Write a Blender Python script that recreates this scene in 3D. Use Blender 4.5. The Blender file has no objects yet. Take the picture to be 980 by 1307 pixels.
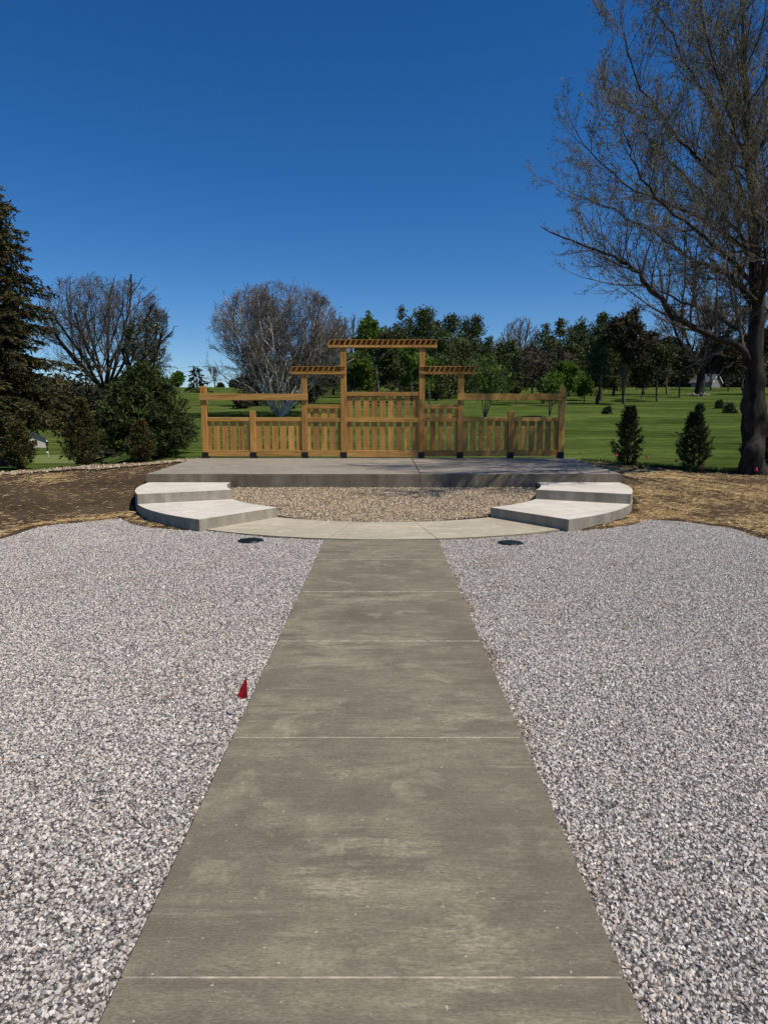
import bpy, bmesh, math, random
import numpy as np
from mathutils import Vector, Matrix, noise
R = math.radians
sc = bpy.context.scene

# ------------------------------------------------------------------ camera, world, sun
CH, FPX, TILT = 1.684, 890.0, R(8.0)
cam_d = bpy.data.cameras.new('camera'); cam = bpy.data.objects.new('camera', cam_d)
sc.collection.objects.link(cam); sc.camera = cam
cam.location = (0, 0, CH); cam.rotation_euler = (R(90) - TILT, 0, 0)
cam_d.sensor_fit = 'VERTICAL'; cam_d.sensor_height = 24; cam_d.sensor_width = 18
cam_d.lens = 24 * FPX / 1307.0
cam_d.clip_start = 0.05; cam_d.clip_end = 3000

SUN_EL, SUN_AZ = R(57), math.atan2(0.87, -0.50)       # azimuth measured from +Y towards +X
world = bpy.data.worlds.new('World'); sc.world = world; world.use_nodes = True
wn, wl = world.node_tree.nodes, world.node_tree.links
bg = wn['Background']; sky = wn.new('ShaderNodeTexSky'); sky.sky_type = 'NISHITA'
sky.sun_disc = False; sky.sun_elevation = SUN_EL; sky.sun_rotation = SUN_AZ
sky.altitude = 1400; sky.air_density = 1.0; sky.dust_density = 0.0; sky.ozone_density = 6.0
hsv = wn.new('ShaderNodeHueSaturation'); hsv.inputs['Saturation'].default_value = 1.27; hsv.inputs['Hue'].default_value = .505
hsv.inputs['Value'].default_value = 1.0
wl.new(sky.outputs[0], hsv.inputs['Color']); wl.new(hsv.outputs[0], bg.inputs[0])
bg.inputs[1].default_value = 0.106

sun_d = bpy.data.lights.new('sun', 'SUN'); sun = bpy.data.objects.new('sun', sun_d)
sc.collection.objects.link(sun)
sun_d.energy = 5.0; sun_d.angle = R(0.53); sun_d.color = (1.0, 0.91, 0.78)
sdir = Vector((math.sin(SUN_AZ) * math.cos(SUN_EL), math.cos(SUN_AZ) * math.cos(SUN_EL), math.sin(SUN_EL)))
sun.rotation_euler = sdir.to_track_quat('Z', 'Y').to_euler(); sun.location = sdir * 50

sc.view_settings.view_transform = 'Standard'; sc.view_settings.look = 'None'
sc.view_settings.gamma = 1; sc.view_settings.use_curve_mapping = False
sc.view_settings.exposure = -0.12
sc.cycles.max_bounces = 6; sc.cycles.diffuse_bounces = 3; sc.cycles.transparent_max_bounces = 4
sc.cycles.use_adaptive_sampling = True

# ------------------------------------------------------------------ helpers
CT, ST = math.cos(TILT), math.sin(TILT)
def zat(py, D):
    v = (py - 653.5) / FPX
    return CH + D * (-ST - v * CT) / (CT - v * ST)
def xat(px, D, z):
    zc = D * CT + (CH - z) * ST
    return (px - 490.0) * zc / FPX
def pt(px, py, D):
    z = zat(py, D); return Vector((xat(px, D, z), D, z))
def sstep(a, b, t):
    t = min(1.0, max(0.0, (t - a) / (b - a))); return t * t * (3 - 2 * t)
def npstep(a, b, t):
    t = np.clip((t - a) / (b - a), 0, 1); return t * t * (3 - 2 * t)
def link(o, parent=None):
    sc.collection.objects.link(o)
    if parent is not None: o.parent = parent
    return o
def tag(o, label=None, cat=None, group=None, kind=None):
    if label: o['label'] = label
    if cat: o['category'] = cat
    if group: o['group'] = group
    if kind: o['kind'] = kind
    return o
def empty(name, loc=(0, 0, 0), rz=0):
    o = bpy.data.objects.new(name, None); o.empty_display_size = .2
    o.location = loc; o.rotation_euler = (0, 0, rz); return link(o)
def npmesh(name, V, F, mat=None, parent=None, smooth=False, mats=None, midx=None):
    """V (n,3), F (m,k) -> mesh object"""
    V = np.asarray(V, dtype=np.float32).reshape(-1, 3); F = np.asarray(F, dtype=np.int32)
    me = bpy.data.meshes.new(name)
    me.vertices.add(len(V)); me.vertices.foreach_set('co', V.ravel())
    m, k = F.shape
    me.loops.add(m * k); me.loops.foreach_set('vertex_index', F.ravel())
    me.polygons.add(m); me.polygons.foreach_set('loop_start', np.arange(0, m * k, k, dtype=np.int32))
    me.update(calc_edges=True)
    if smooth: me.polygons.foreach_set('use_smooth', np.ones(m, dtype=bool))
    if mat: me.materials.append(mat)
    me.validate(verbose=False)
    o = bpy.data.objects.new(name, me); return link(o, parent)
def bmobj(name, bm, mat, parent=None, smooth=False):
    me = bpy.data.meshes.new(name); bmesh.ops.recalc_face_normals(bm, faces=bm.faces[:])
    bm.to_mesh(me); bm.free(); me.materials.append(mat)
    if smooth:
        for p in me.polygons: p.use_smooth = True
    return link(bpy.data.objects.new(name, me), parent)
def box(bm, x0, x1, y0, y1, z0, z1, bev=0.0):
    r = bmesh.ops.create_cube(bm, size=1)
    vs = r['verts']
    for v in vs:
        v.co = Vector((x0 + (v.co.x + .5) * (x1 - x0), y0 + (v.co.y + .5) * (y1 - y0), z0 + (v.co.z + .5) * (z1 - z0)))
    if bev > 0:
        es = list({e for v in vs for e in v.link_edges})
        bmesh.ops.bevel(bm, geom=es, offset=bev, segments=1, affect='EDGES')
    return vs

# ------------------------------------------------------------------ material helpers
def newmat(name):
    m = bpy.data.materials.new(name); m.use_nodes = True
    nt = m.node_tree; b = nt.nodes['Principled BSDF']
    b.inputs['Specular IOR Level'].default_value = 0.3
    return m, nt, nt.nodes, nt.links, b
def ramp(nt, fac, stops, interp='LINEAR'):
    r = nt.nodes.new('ShaderNodeValToRGB'); cr = r.color_ramp; cr.interpolation = interp
    while len(cr.elements) < len(stops): cr.elements.new(.5)
    for e, (p, c) in zip(cr.elements, stops): e.position = p; e.color = (*c, 1)
    nt.links.new(fac, r.inputs[0]); return r.outputs[0]
def fmath(nt, op, a, b=None, c=None):
    n = nt.nodes.new('ShaderNodeMath'); n.operation = op
    for i, x in enumerate((a, b, c)):
        if x is None: continue
        if isinstance(x, (int, float)): n.inputs[i].default_value = x
        else: nt.links.new(x, n.inputs[i])
    return n.outputs[0]
def coords(nt, scale=(1, 1, 1), kind='Object'):
    tc = nt.nodes.new('ShaderNodeTexCoord'); mp = nt.nodes.new('ShaderNodeMapping')
    mp.inputs['Scale'].default_value = scale
    nt.links.new(tc.outputs[kind], mp.inputs[0]); return mp.outputs[0]
def geopos(nt, scale=(1, 1, 1)):
    tc = nt.nodes.new('ShaderNodeNewGeometry'); mp = nt.nodes.new('ShaderNodeMapping')
    mp.inputs['Scale'].default_value = scale
    nt.links.new(tc.outputs['Position'], mp.inputs[0]); return mp.outputs[0]
def noi(nt, vec, scale, detail=4, rough=.55, dist=0):
    n = nt.nodes.new('ShaderNodeTexNoise'); n.inputs['Scale'].default_value = scale
    n.inputs['Detail'].default_value = detail; n.inputs['Roughness'].default_value = rough
    n.inputs['Distortion'].default_value = dist
    nt.links.new(vec, n.inputs['Vector']); return n.outputs['Fac']
def vor(nt, vec, scale, feat='F1'):
    n = nt.nodes.new('ShaderNodeTexVoronoi'); n.feature = feat; n.inputs['Scale'].default_value = scale
    nt.links.new(vec, n.inputs['Vector']); return n
def mix(nt, fac, a, b, mode='MIX'):
    n = nt.nodes.new('ShaderNodeMix'); n.data_type = 'RGBA'; n.blend_type = mode
    for key, x in ((0, fac), (6, a), (7, b)):
        if isinstance(x, (int, float)): n.inputs[key].default_value = x
        elif isinstance(x, tuple): n.inputs[key].default_value = (*x, 1)
        else: nt.links.new(x, n.inputs[key])
    return n.outputs[2]
def bump(nt, bsdf, h, strength=.5, dist=.01):
    n = nt.nodes.new('ShaderNodeBump'); n.inputs['Strength'].default_value = strength
    n.inputs['Distance'].default_value = dist
    nt.links.new(h, n.inputs['Height']); nt.links.new(n.outputs[0], bsdf.inputs['Normal'])
    return n

def concrete(name, base=(.27, .245, .205), pale=(.42, .40, .35), amount=.5, broom=True, wear=1.0, side=.62):
    m, nt, N, L, b = newmat(name)
    g = geopos(nt)
    big = noi(nt, g, .9, 5, .6, .3)
    c1 = ramp(nt, big, [(.3, tuple(x * .84 for x in base)), (.5, base), (.75, tuple(x * 1.15 for x in base))])
    # pale worn streaks running across the walk
    st = noi(nt, geopos(nt, (1.0, 4.0, 1)), 1.7, 10, .78, .15)
    patch = noi(nt, g, .75, 3, .55)
    w = fmath(nt, 'MULTIPLY', ramp(nt, st, [(.43, (0, 0, 0)), (.60, (1, 1, 1))]), ramp(nt, patch, [(.40, (0, 0, 0)), (.58, (1, 1, 1))]))
    gritty = ramp(nt, noi(nt, geopos(nt, (1, 3.5, 1)), 24, 7, .8), [(.40, (.12, .12, .12)), (.58, (1, 1, 1))])
    fs = ramp(nt, noi(nt, geopos(nt, (2.2, 34, 1)), 1.0, 6, .7), [(.50, (0, 0, 0)), (.64, (1, 1, 1))])
    p2 = ramp(nt, noi(nt, geopos(nt, (1, 1.6, 1)), 1.1, 5, .7), [(.44, (0, 0, 0)), (.62, (1, 1, 1))])
    w = fmath(nt, 'MULTIPLY', fmath(nt, 'MULTIPLY', w, gritty), amount)
    bl = ramp(nt, noi(nt, geopos(nt, (1, 1.5, 1)), 2.3, 9, .74), [(.50, (0, 0, 0)), (.66, (1, 1, 1))])
    w = fmath(nt, 'MAXIMUM', w, fmath(nt, 'MULTIPLY', bl, amount * .55))
    w = fmath(nt, 'MAXIMUM', w, fmath(nt, 'MULTIPLY', fmath(nt, 'MULTIPLY', fs, p2), amount * .55))
    c2 = mix(nt, w, c1, pale)
    # blotches, drips, chalky spots
    sp = noi(nt, g, 2.7, 6, .62, .6)
    spots = ramp(nt, sp, [(.60, (0, 0, 0)), (.66, (1, 1, 1))])
    c3 = mix(nt, fmath(nt, 'MULTIPLY', spots, .30 * wear), c2, tuple(min(1, x * 1.12) for x in pale))
    fl = noi(nt, g, 48, 3, .6)
    flk = ramp(nt, fl, [(.675, (0, 0, 0)), (.72, (1, 1, 1))])
    c4 = mix(nt, fmath(nt, 'MULTIPLY', flk, .7 * wear), c3, (.62, .59, .52))
    fine = noi(nt, geopos(nt, (.45, 1, 1)), 130, 6, .75)
    c5 = mix(nt, .6, c4, ramp(nt, fine, [(.3, (.25, .25, .25)), (.7, (.75, .75, .75))]), 'OVERLAY')
    dk = noi(nt, g, 6, 5, .6, .3)
    c6 = mix(nt, ramp(nt, dk, [(.3, (.25, .25, .25)), (.45, (0, 0, 0))]), c5, tuple(x * .7 for x in base))
    # shade painted into the colour of the upright faces, with drip marks
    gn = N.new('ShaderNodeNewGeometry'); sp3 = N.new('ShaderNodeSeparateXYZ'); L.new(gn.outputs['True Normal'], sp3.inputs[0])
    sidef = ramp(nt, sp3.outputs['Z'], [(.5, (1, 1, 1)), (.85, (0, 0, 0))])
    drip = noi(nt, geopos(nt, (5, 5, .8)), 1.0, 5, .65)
    sideshade = mix(nt, 1.0, c6, ramp(nt, drip, [(.35, (side * .72, side * .70, side * .66)), (.65, (side * 1.12, side * 1.08, side))]), 'MULTIPLY')
    c6 = mix(nt, sidef, c6, sideshade)
    L.new(c6, b.inputs['Base Color'])
    b.inputs['Roughness'].default_value = .85; b.inputs['Specular IOR Level'].default_value = .15
    h = noi(nt, geopos(nt, (5, 170, 60) if broom else (90, 90, 90)), 1.0, 4, .65)
    h2 = fmath(nt, 'ADD', fmath(nt, 'MULTIPLY', h, .6), fmath(nt, 'MULTIPLY', noi(nt, g, 12, 5, .6), .6))
    bump(nt, b, h2, .8, .005)
    return m

def wood(name, axis, tint=(1, 1, 1)):
    m, nt, N, L, b = newmat(name)
    oi = N.new('ShaderNodeObjectInfo')
    add = N.new('ShaderNodeVectorMath'); add.operation = 'ADD'
    comb = N.new('ShaderNodeCombineXYZ')
    for i in range(3): L.new(fmath(nt, 'MULTIPLY', oi.outputs['Random'], 37.0 + 11 * i), comb.inputs[i])
    g = N.new('ShaderNodeNewGeometry'); L.new(g.outputs['Position'], add.inputs[0]); L.new(comb.outputs[0], add.inputs[1])
    mp = N.new('ShaderNodeMapping'); s = [22, 22, 22]; s['xyz'.index(axis)] = 1.3
    mp.inputs['Scale'].default_value = s; L.new(add.outputs[0], mp.inputs[0])
    gr = noi(nt, mp.outputs[0], 1.0, 5, .6, .8)
    base = ramp(nt, gr, [(.28, (.26, .125, .030)), (.45, (.44, .245, .065)), (.6, (.55, .325, .095)), (.78, (.62, .40, .14))])
    # board to board tone
    tone = ramp(nt, oi.outputs['Random'], [(0, (.72, .66, .60)), (.25, (1.02, 1, .98)), (.55, (.94, .84, .70)), (.78, (.62, .55, .58)), (1, (1.12, 1.08, 1.05))])
    c = mix(nt, 1.0, base, tone, 'MULTIPLY')
    # knots
    mp2 = N.new('ShaderNodeMapping'); s2 = [9, 9, 9]; s2['xyz'.index(axis)] = 3.2
    mp2.inputs['Scale'].default_value = s2; L.new(add.outputs[0], mp2.inputs[0])
    v = vor(nt, mp2.outputs[0], 1.0)
    kn = ramp(nt, v.outputs['Distance'], [(.07, (1, 1, 1)), (.16, (0, 0, 0))])
    c = mix(nt, fmath(nt, 'MULTIPLY', kn, .7), c, (.11, .045, .015))
    c = mix(nt, 1.0, c, tint, 'MULTIPLY')
    L.new(c, b.inputs['Base Color']); b.inputs['Roughness'].default_value = .65
    bump(nt, b, gr, .35, .004)
    return m

def foliage(name, cols, trans=.25, rough=.65):
    m, nt, N, L, b = newmat(name)
    g = N.new('ShaderNodeNewGeometry')
    oi = N.new('ShaderNodeObjectInfo')
    k = len(cols)
    c = ramp(nt, g.outputs['Random Per Island'], [(i / max(1, k - 1), col) for i, col in enumerate(cols)])
    big = noi(nt, geopos(nt), .9, 3, .5)
    c = mix(nt, 1.0, c, ramp(nt, big, [(.3, (.72, .74, .72)), (.7, (1.2, 1.15, 1.05))]), 'MULTIPLY')
    L.new(c, b.inputs['Base Color']); b.inputs['Roughness'].default_value = rough
    b.inputs['Specular IOR Level'].default_value = .2
    if trans > 0:
        t = N.new('ShaderNodeBsdfTranslucent'); L.new(c, t.inputs[0])
        mx = N.new('ShaderNodeMixShader'); mx.inputs[0].default_value = trans
        L.new(b.outputs[0], mx.inputs[1]); L.new(t.outputs[0], mx.inputs[2])
        L.new(mx.outputs[0], N['Material Output'].inputs['Surface'])
    return m
def bark(name, a, c_, scale=9, stretch=.25, strength=.7):
    m, nt, N, L, b = newmat(name)
    g = geopos(nt, (1, 1, stretch))
    n = noi(nt, g, scale, 7, .65, .6)
    c = ramp(nt, n, [(.40, a), (.60, c_)])
    L.new(c, b.inputs['Base Color']); b.inputs['Roughness'].default_value = .9
    bump(nt, b, n, strength, .03)
    return m
def flat(name, col, rough=.6, metal=0, var=.12, scale=14):
    m, nt, N, L, b = newmat(name)
    n = noi(nt, geopos(nt), scale, 4, .6)
    c = ramp(nt, n, [(.3, tuple(x * (1 - var) for x in col)), (.7, tuple(min(1, x * (1 + var)) for x in col))])
    L.new(c, b.inputs['Base Color']); b.inputs['Roughness'].default_value = rough
    b.inputs['Metallic'].default_value = metal
    return m

M_walk = concrete('walk_concrete', base=(.162, .142, .102), pale=(.37, .335, .235), amount=1.0)
M_pad = concrete('pad_concrete', base=(.39, .35, .26), pale=(.62, .57, .44), amount=.85)
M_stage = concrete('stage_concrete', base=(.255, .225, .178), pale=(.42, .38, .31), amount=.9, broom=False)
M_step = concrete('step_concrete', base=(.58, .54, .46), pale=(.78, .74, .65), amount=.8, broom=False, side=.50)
M_joint = flat('joint_dust', (.36, .32, .24), .95, 0, .5, 14)
M_wv = wood('cedar_upright', 'z'); M_wh = wood('cedar_level', 'x'); M_wd = wood('cedar_crosswise', 'y')
M_black = flat('black_metal', (.012, .012, .013), .45)
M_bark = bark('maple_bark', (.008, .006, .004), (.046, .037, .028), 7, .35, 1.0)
M_twig = bark('twig_bark', (.05, .041, .033), (.17, .145, .12), 6)
M_greytwig = bark('grey_twig_bark', (.07, .06, .052), (.17, .15, .13), 6)
M_syc = bark('pale_sycamore_bark', (.27, .24, .21), (.66, .62, .56), 2.2, .5, .3)
M_syctwig = bark('sycamore_twig_bark', (.07, .055, .046), (.21, .172, .145), 3)
M_sprbark = bark('conifer_bark', (.03, .02, .014), (.09, .065, .045))

# ------------------------------------------------------------------ terrain
EDGE = [(-40, 10), (-16, 12.6), (-9.6, 14.9), (-8.5, 15.4), (-7.4, 16.7), (-6.0, 17.7), (-5.3, 19.0), (-4.9, 19.35), (4.9, 19.35), (5.35, 18.7), (6.06, 17.5), (6.97, 16.1), (8.4, 15.2), (10, 14.6), (16, 13.5), (40, 10)]
EX = np.array([p[0] for p in EDGE]); EY = np.array([p[1] for p in EDGE])
def edge_y(x): return np.interp(x, EX, EY)
CX, CY, RO, RI = 0.0, 13.86, 4.68, 3.05
def gravel_sd(x, y):
    x = np.asarray(x, float); y = np.asarray(y, float)
    r = 1.5
    qx = np.abs(x) - (5.22 - r); qy = np.abs(y + 10) - (21.42 - r)
    box_ = np.hypot(np.maximum(qx, 0), np.maximum(qy, 0)) + np.minimum(np.maximum(qx, qy), 0) - r
    wob = .05 * np.sin(x * 3.1 + 1) + .04 * np.sin(x * 7.7) + .04 * np.sin(y * 5.3)
    strip = .32 * npstep(2.5, 4.0, np.abs(x))
    ring = (RO + strip - .125 * npstep(3.0, 2.6, np.abs(x))) - np.hypot(x - CX, y - CY)
    return np.maximum(box_ + wob, ring)
def H(x, y):
    """height of the terrain"""
    x = np.asarray(x, float); y = np.asarray(y, float)
    D = np.maximum(y, .01); r = x / np.maximum(D, 3.0)
    e = edge_y(x)
    berm = .36 * npstep(11.2, 14.6, y) + .07 * npstep(14.6, 18, y)
    outside = np.maximum(y - e, 0)
    side = npstep(5.2, 9, np.abs(x)) * npstep(14, 6, y)
    berm = berm + .10 * side
    bx = npstep(-.30, -.425, r)                      # left: ground falls away to the putting green
    Dn = np.maximum(D, 17)
    # right/middle field profile
    zr = np.interp(Dn, [17, 20, 23, 50, 95, 150, 220, 400, 1200], [.40, .22, .2, 1.80, 4.25, 7.3, 9.6, 13, 20])
    zl = np.interp(Dn, [17, 20, 30, 55, 100, 130, 200, 400, 1200], [.40, .15, -.55, -2.2, -3.5, -4.2, -2.0, 8, 20])
    f = zr * (1 - bx) + zl * bx
    und = .10 * np.sin(x * .11 + 1.3) * np.sin(y * .13) + .05 * np.sin(x * .31 + y * .17)
    f = f + und * npstep(22, 40, D)
    t = npstep(0, 3.2, outside)
    z = berm * (1 - t) + f * t
    z = np.where(y < 10, np.where(y < -3, 0, z), z)
    return z
def Hs(x, y): return float(H(x, y))
def soil_z(x, y):
    x = np.asarray(x, float); y = np.asarray(y, float)
    sd = gravel_sd(x, y)
    lump = .018 * np.sin(x * 5.3 + y * 2.1) * np.sin(y * 4.7 - x) + .012 * np.sin(x * 13.0) * np.sin(y * 11.0 + 2)
    z = H(x, y) + lump * npstep(0, .3, sd) - .075 * npstep(.06, -.06, sd)
    d = np.hypot(x - CX, y - CY)
    z = np.where((d < RO - .03) & (y < CY), -.09, z)
    z = np.where((np.abs(x) < 4.7 + .05 * (y - CY)) & (y > CY) & (y < 19.1), -.09, z)
    return z

def grid_obj(name, X, Y, Z, mat, keep=None):
    n, m = X.shape
    V = np.stack([X, Y, Z], -1).reshape(-1, 3)
    i, j = np.meshgrid(np.arange(n - 1), np.arange(m - 1), indexing='ij')
    a = (i * m + j).ravel(); F = np.stack([a, a + m, a + m + 1, a + 1], -1)
    if keep is not None: F = F[keep(V[F].mean(1))]
    used = np.unique(F); mp = -np.ones(len(V), int); mp[used] = np.arange(len(used))
    return npmesh(name, V[used], mp[F], mat, smooth=True)

# lawn material
m, nt, N, L, b = newmat('mown_grass')
g = geopos(nt)
n1 = noi(nt, geopos(nt, (.5, 1, 1)), .12, 5, .6); n2 = noi(nt, g, 1.3, 6, .7); n3 = noi(nt, geopos(nt, (.35, 1.6, 1)), .9, 7, .7, .4)
c = ramp(nt, n1, [(.3, (.046, .070, .017)), (.5, (.068, .100, .023)), (.7, (.100, .132, .035))])
c = mix(nt, .75, c, ramp(nt, n3, [(.36, (.2, .2, .2)), (.64, (.8, .8, .8))]), 'OVERLAY')
c = mix(nt, .45, c, ramp(nt, n2, [(.25, (.2, .2, .2)), (.75, (.8, .8, .8))]), 'OVERLAY')
fn = noi(nt, geopos(nt, (1, .6, 1)), 22, 4, .7)
c = mix(nt, .4, c, ramp(nt, fn, [(.3, (.15, .15, .15)), (.7, (.85, .85, .85))]), 'OVERLAY')
# mowing bands
w = N.new('ShaderNodeTexWave'); w.inputs['Scale'].default_value = .045; w.inputs['Distortion'].default_value = 2.5; w.inputs['Detail'].default_value = 2
w.bands_direction = 'Y'; L.new(geopos(nt, (.2, 1, 1)), w.inputs[0])
c = mix(nt, .12, c, w.outputs[0], 'OVERLAY')
L.new(c, b.inputs['Base Color']); b.inputs['Roughness'].default_value = .9; b.inputs['Specular IOR Level'].default_value = .0
bump(nt, b, fmath(nt, 'ADD', fn, n2), .8, .06)
M_lawn = m
m, nt, N, L, b = newmat('putting_green_turf')
c = ramp(nt, noi(nt, geopos(nt), .6, 5, .6), [(.3, (.115, .145, .03)), (.7, (.15, .18, .04))])
L.new(c, b.inputs['Base Color']); b.inputs['Roughness'].default_value = .9; M_green = m

# lawn: polar sheet to the horizon
rad = np.concatenate([np.arange(3, 15, 1.5), np.arange(15, 26, .25), np.arange(26, 60, 1.0), np.arange(60, 160, 4), np.geomspace(160, 1500, 24)])
ang = np.concatenate([np.radians(np.arange(-180, -60, 6)), np.radians(np.arange(-60, 60, .5)), np.radians(np.arange(60, 181, 6))])
RR, AA = np.meshgrid(rad, ang, indexing='ij')
X, Y = RR * np.sin(AA), RR * np.cos(AA)
Z = H(X, Y)
ins = edge_y(X) - Y
Z = Z - .12 * npstep(.0, .35, ins)
lawn = grid_obj('lawn', X, Y, Z, M_lawn); tag(lawn, kind='structure')
# close the hole under the viewer (out of sight, below the gravel)
a = np.radians(np.arange(0, 360, 10)); V = [(0, 0, -.12)] + [(3.2 * math.sin(t), 3.2 * math.cos(t), -.12) for t in a]
npmesh('ground', V, [(0, i + 1, (i + 1) % 36 + 1) for i in range(36)], M_lawn); tag(bpy.data.objects['ground'], kind='structure')
# putting green
gx, gy = xat(58, 66, -2.5), 65.0
a = np.linspace(0, 2 * math.pi, 41)[:-1]; rr = np.linspace(0, 1, 9)
A_, Q_ = np.meshgrid(np.append(a, a[0]), rr, indexing='ij')
PX = gx + Q_ * 13 * np.cos(A_); PY = gy + Q_ * 11 * np.sin(A_)
green = grid_obj('putting_green', PX, PY, H(PX, PY) + .05, M_green); tag(green, kind='structure')

# soil
m, nt, N, L, b = newmat('bare_soil')
g = geopos(nt)
n1 = noi(nt, g, 1.1, 6, .65, .5); n2 = noi(nt, g, 38, 5, .7); n3 = noi(nt, geopos(nt, (1, 3, 1)), 16, 6, .75, 1.0)
c = ramp(nt, n1, [(.3, (.058, .038, .022)), (.55, (.098, .068, .040)), (.8, (.15, .11, .066))])
c = mix(nt, ramp(nt, n3, [(.60, (0, 0, 0)), (.72, (.5, .5, .5))]), c, (.22, .155, .08))
c = mix(nt, .5, c, ramp(nt, n2, [(.3, (.15, .15, .15)), (.7, (.85, .85, .85))]), 'OVERLAY')
L.new(c, b.inputs['Base Color']); b.inputs['Roughness'].default_value = .95; b.inputs['Specular IOR Level'].default_value = .1
bump(nt, b, fmath(nt, 'ADD', n2, n3), 1.0, .03); M_soil = m
xs = np.concatenate([np.arange(-24, -9, .5), np.arange(-9, 9, .1), np.arange(9, 24.1, .5)])
vs = np.linspace(0, 1, 230)
XX, VV = np.meshgrid(xs, vs, indexing='ij')
YY = -4 + VV * (edge_y(XX) + 4)
soil = grid_obj('soil_bank', XX, YY, soil_z(XX, YY), M_soil); tag(soil, kind='structure')

# ------------------------------------------------------------------ concrete: walk, pad, stage, steps
WX0, WX1 = -.797, .728
cuts = [-2.8, -1.2, .32, 1.890, 3.468, 5.042, 6.511, 8.002, 9.30]
bm = bmesh.new()
for y0, y1 in zip(cuts[:-1], cuts[1:]):
    box(bm, WX0, WX1, y0 + (.0025 if y0 < 2 else .004 if y0 < 4 else .009), y1 - (.0025 if y1 < 2 else .004 if y1 < 4 else .009), -.10, 0.0, .0025)
walk = bmobj('walkway', bm, M_walk); tag(walk, kind='structure')
bm = bmesh.new(); box(bm, WX0 + .01, WX1 - .01, -2.8, 9.3, -.11, -.0012)
jd = bmobj('walkway_joint', bm, M_joint); tag(jd, kind='structure')

def ring_prism(bm, a0, a1, ri, ro, z0, z1, n=40, bev=.01):
    """angles from straight towards the viewer, + to the right"""
    top = []; 
    def P(a, r): return Vector((CX + r * math.sin(a), CY - r * math.cos(a), 0))
    pts = [P(a0 + (a1 - a0) * i / n, ro) for i in range(n + 1)] + [P(a1 + (a0 - a1) * i / n, ri) for i in range(n + 1)]
    vb = [bm.verts.new(p + Vector((0, 0, z0))) for p in pts]; vt = [bm.verts.new(p + Vector((0, 0, z1))) for p in pts]
    k = len(pts)
    def loopq(i, j): return
    # top/bottom as quads
    fs = []
    for i in range(n):
        o0, o1, i0, i1 = i, i + 1, k - 1 - i, k - 2 - i
        fs.append(bm.faces.new((vt[o0], vt[o1], vt[i1], vt[i0]))); fs.append(bm.faces.new((vb[o0], vb[i0], vb[i1], vb[o1])))
        fs.append(bm.faces.new((vb[o0], vb[o1], vt[o1], vt[o0]))); fs.append(bm.faces.new((vb[i1], vb[i0], vt[i0], vt[i1])))
    fs.append(bm.faces.new((vb[0], vt[0], vt[k - 1], vb[k - 1]))); fs.append(bm.faces.new((vb[n], vb[n + 1], vt[n + 1], vt[n])))
    if bev:
        es = [e for f in fs for e in f.edges if abs(e.verts[0].co.z - z1) < 1e-5 and abs(e.verts[1].co.z - z1) < 1e-5 and e.calc_face_angle(0) > .5]
        bmesh.ops.bevel(bm, geom=list(set(es)), offset=bev, segments=2, affect='EDGES')
def flatfront(bm):
    for v in bm.verts:
        if v.co.y < 9.33 and abs(v.co.x) < .9: v.co.y = 9.315
bm = bmesh.new(); RP = 4.555
aj = math.asin(.71 / 4.5)
bmesh.ops  # pad: three pours with a tooled joint between
ring_prism(bm, R(-45), R(-9.6), RI, RP, -.1, .004, 26, .005)
ring_prism(bm, R(-9.5), aj, RI, RP, -.1, .004, 16, .005)
ring_prism(bm, aj + .0022, R(45), RI, RP, -.1, .004, 26, .005)
pad = bmobj('pavement', bm, M_pad); tag(pad, kind='structure')

# stage (platform)
SZ, SB = .50, 19.15
bm = bmesh.new()
def trap(bm, y0, y1, hw0, hw1, x0=None, x1=None, z0=-.1, z1=SZ, bev=.012):
    a = [(-hw0 if x0 is None else x0[0], y0), (hw0 if x1 is None else x1[0], y0), (hw1 if x1 is None else x1[1], y1), (-hw1 if x0 is None else x0[1], y1)]
    vb = [bm.verts.new((x, y, z0)) for x, y in a]; vt = [bm.verts.new((x, y, z1)) for x, y in a]
    fs = [bm.faces.new(vt), bm.faces.new(vb[::-1])]
    for i in range(4): fs.append(bm.faces.new((vb[i], vb[(i + 1) % 4], vt[(i + 1) % 4], vt[i])))
    es = [e for e in fs[0].edges]
    bmesh.ops.bevel(bm, geom=es, offset=bev, segments=2, affect='EDGES')
HW0, HW1 = 4.735, 5.12
j0, j1 = .72, .74      # tooled joint right of the middle
trap(bm, CY, SB, HW0, HW1, x1=(j0, j1))
trap(bm, CY, SB, HW0, HW1, x0=(j0 + .006, j1 + .006))
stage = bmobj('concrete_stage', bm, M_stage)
tag(stage, 'low wide grey concrete stage slab under the wooden screen fence', 'stage')

for sgn, side in ((-1, 'left'), (1, 'right')):
    lab = {'left': 'curved pale concrete steps left of the pebble bed, their outer curved side in dark shade',
           'right': 'curved pale concrete steps right of the pebble bed, beside the straw strewn bank'}[side]
    e = empty('concrete_steps', (sgn * 3.6, 12, 0)); tag(e, lab, 'steps', 'curved corner steps up to the stage')
    for nm, a0, a1, z0, z1, ro, ri in (('lower_step', 35, 89.8, -.08, .165, RO, RI), ('upper_step', 63.5, 89.8, .168, .335, RO - .004, RI + .004)):
        bm = bmesh.new()
        A0, A1 = (R(a0), R(a1)) if sgn > 0 else (R(-a1), R(-a0))
        ring_prism(bm, A0, A1, ri, ro, z0, z1, 36, .012)
        for v in bm.verts: v.co -= Vector((sgn * 3.6, 12, 0))
        bmobj(nm, bm, M_step, e)

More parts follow.
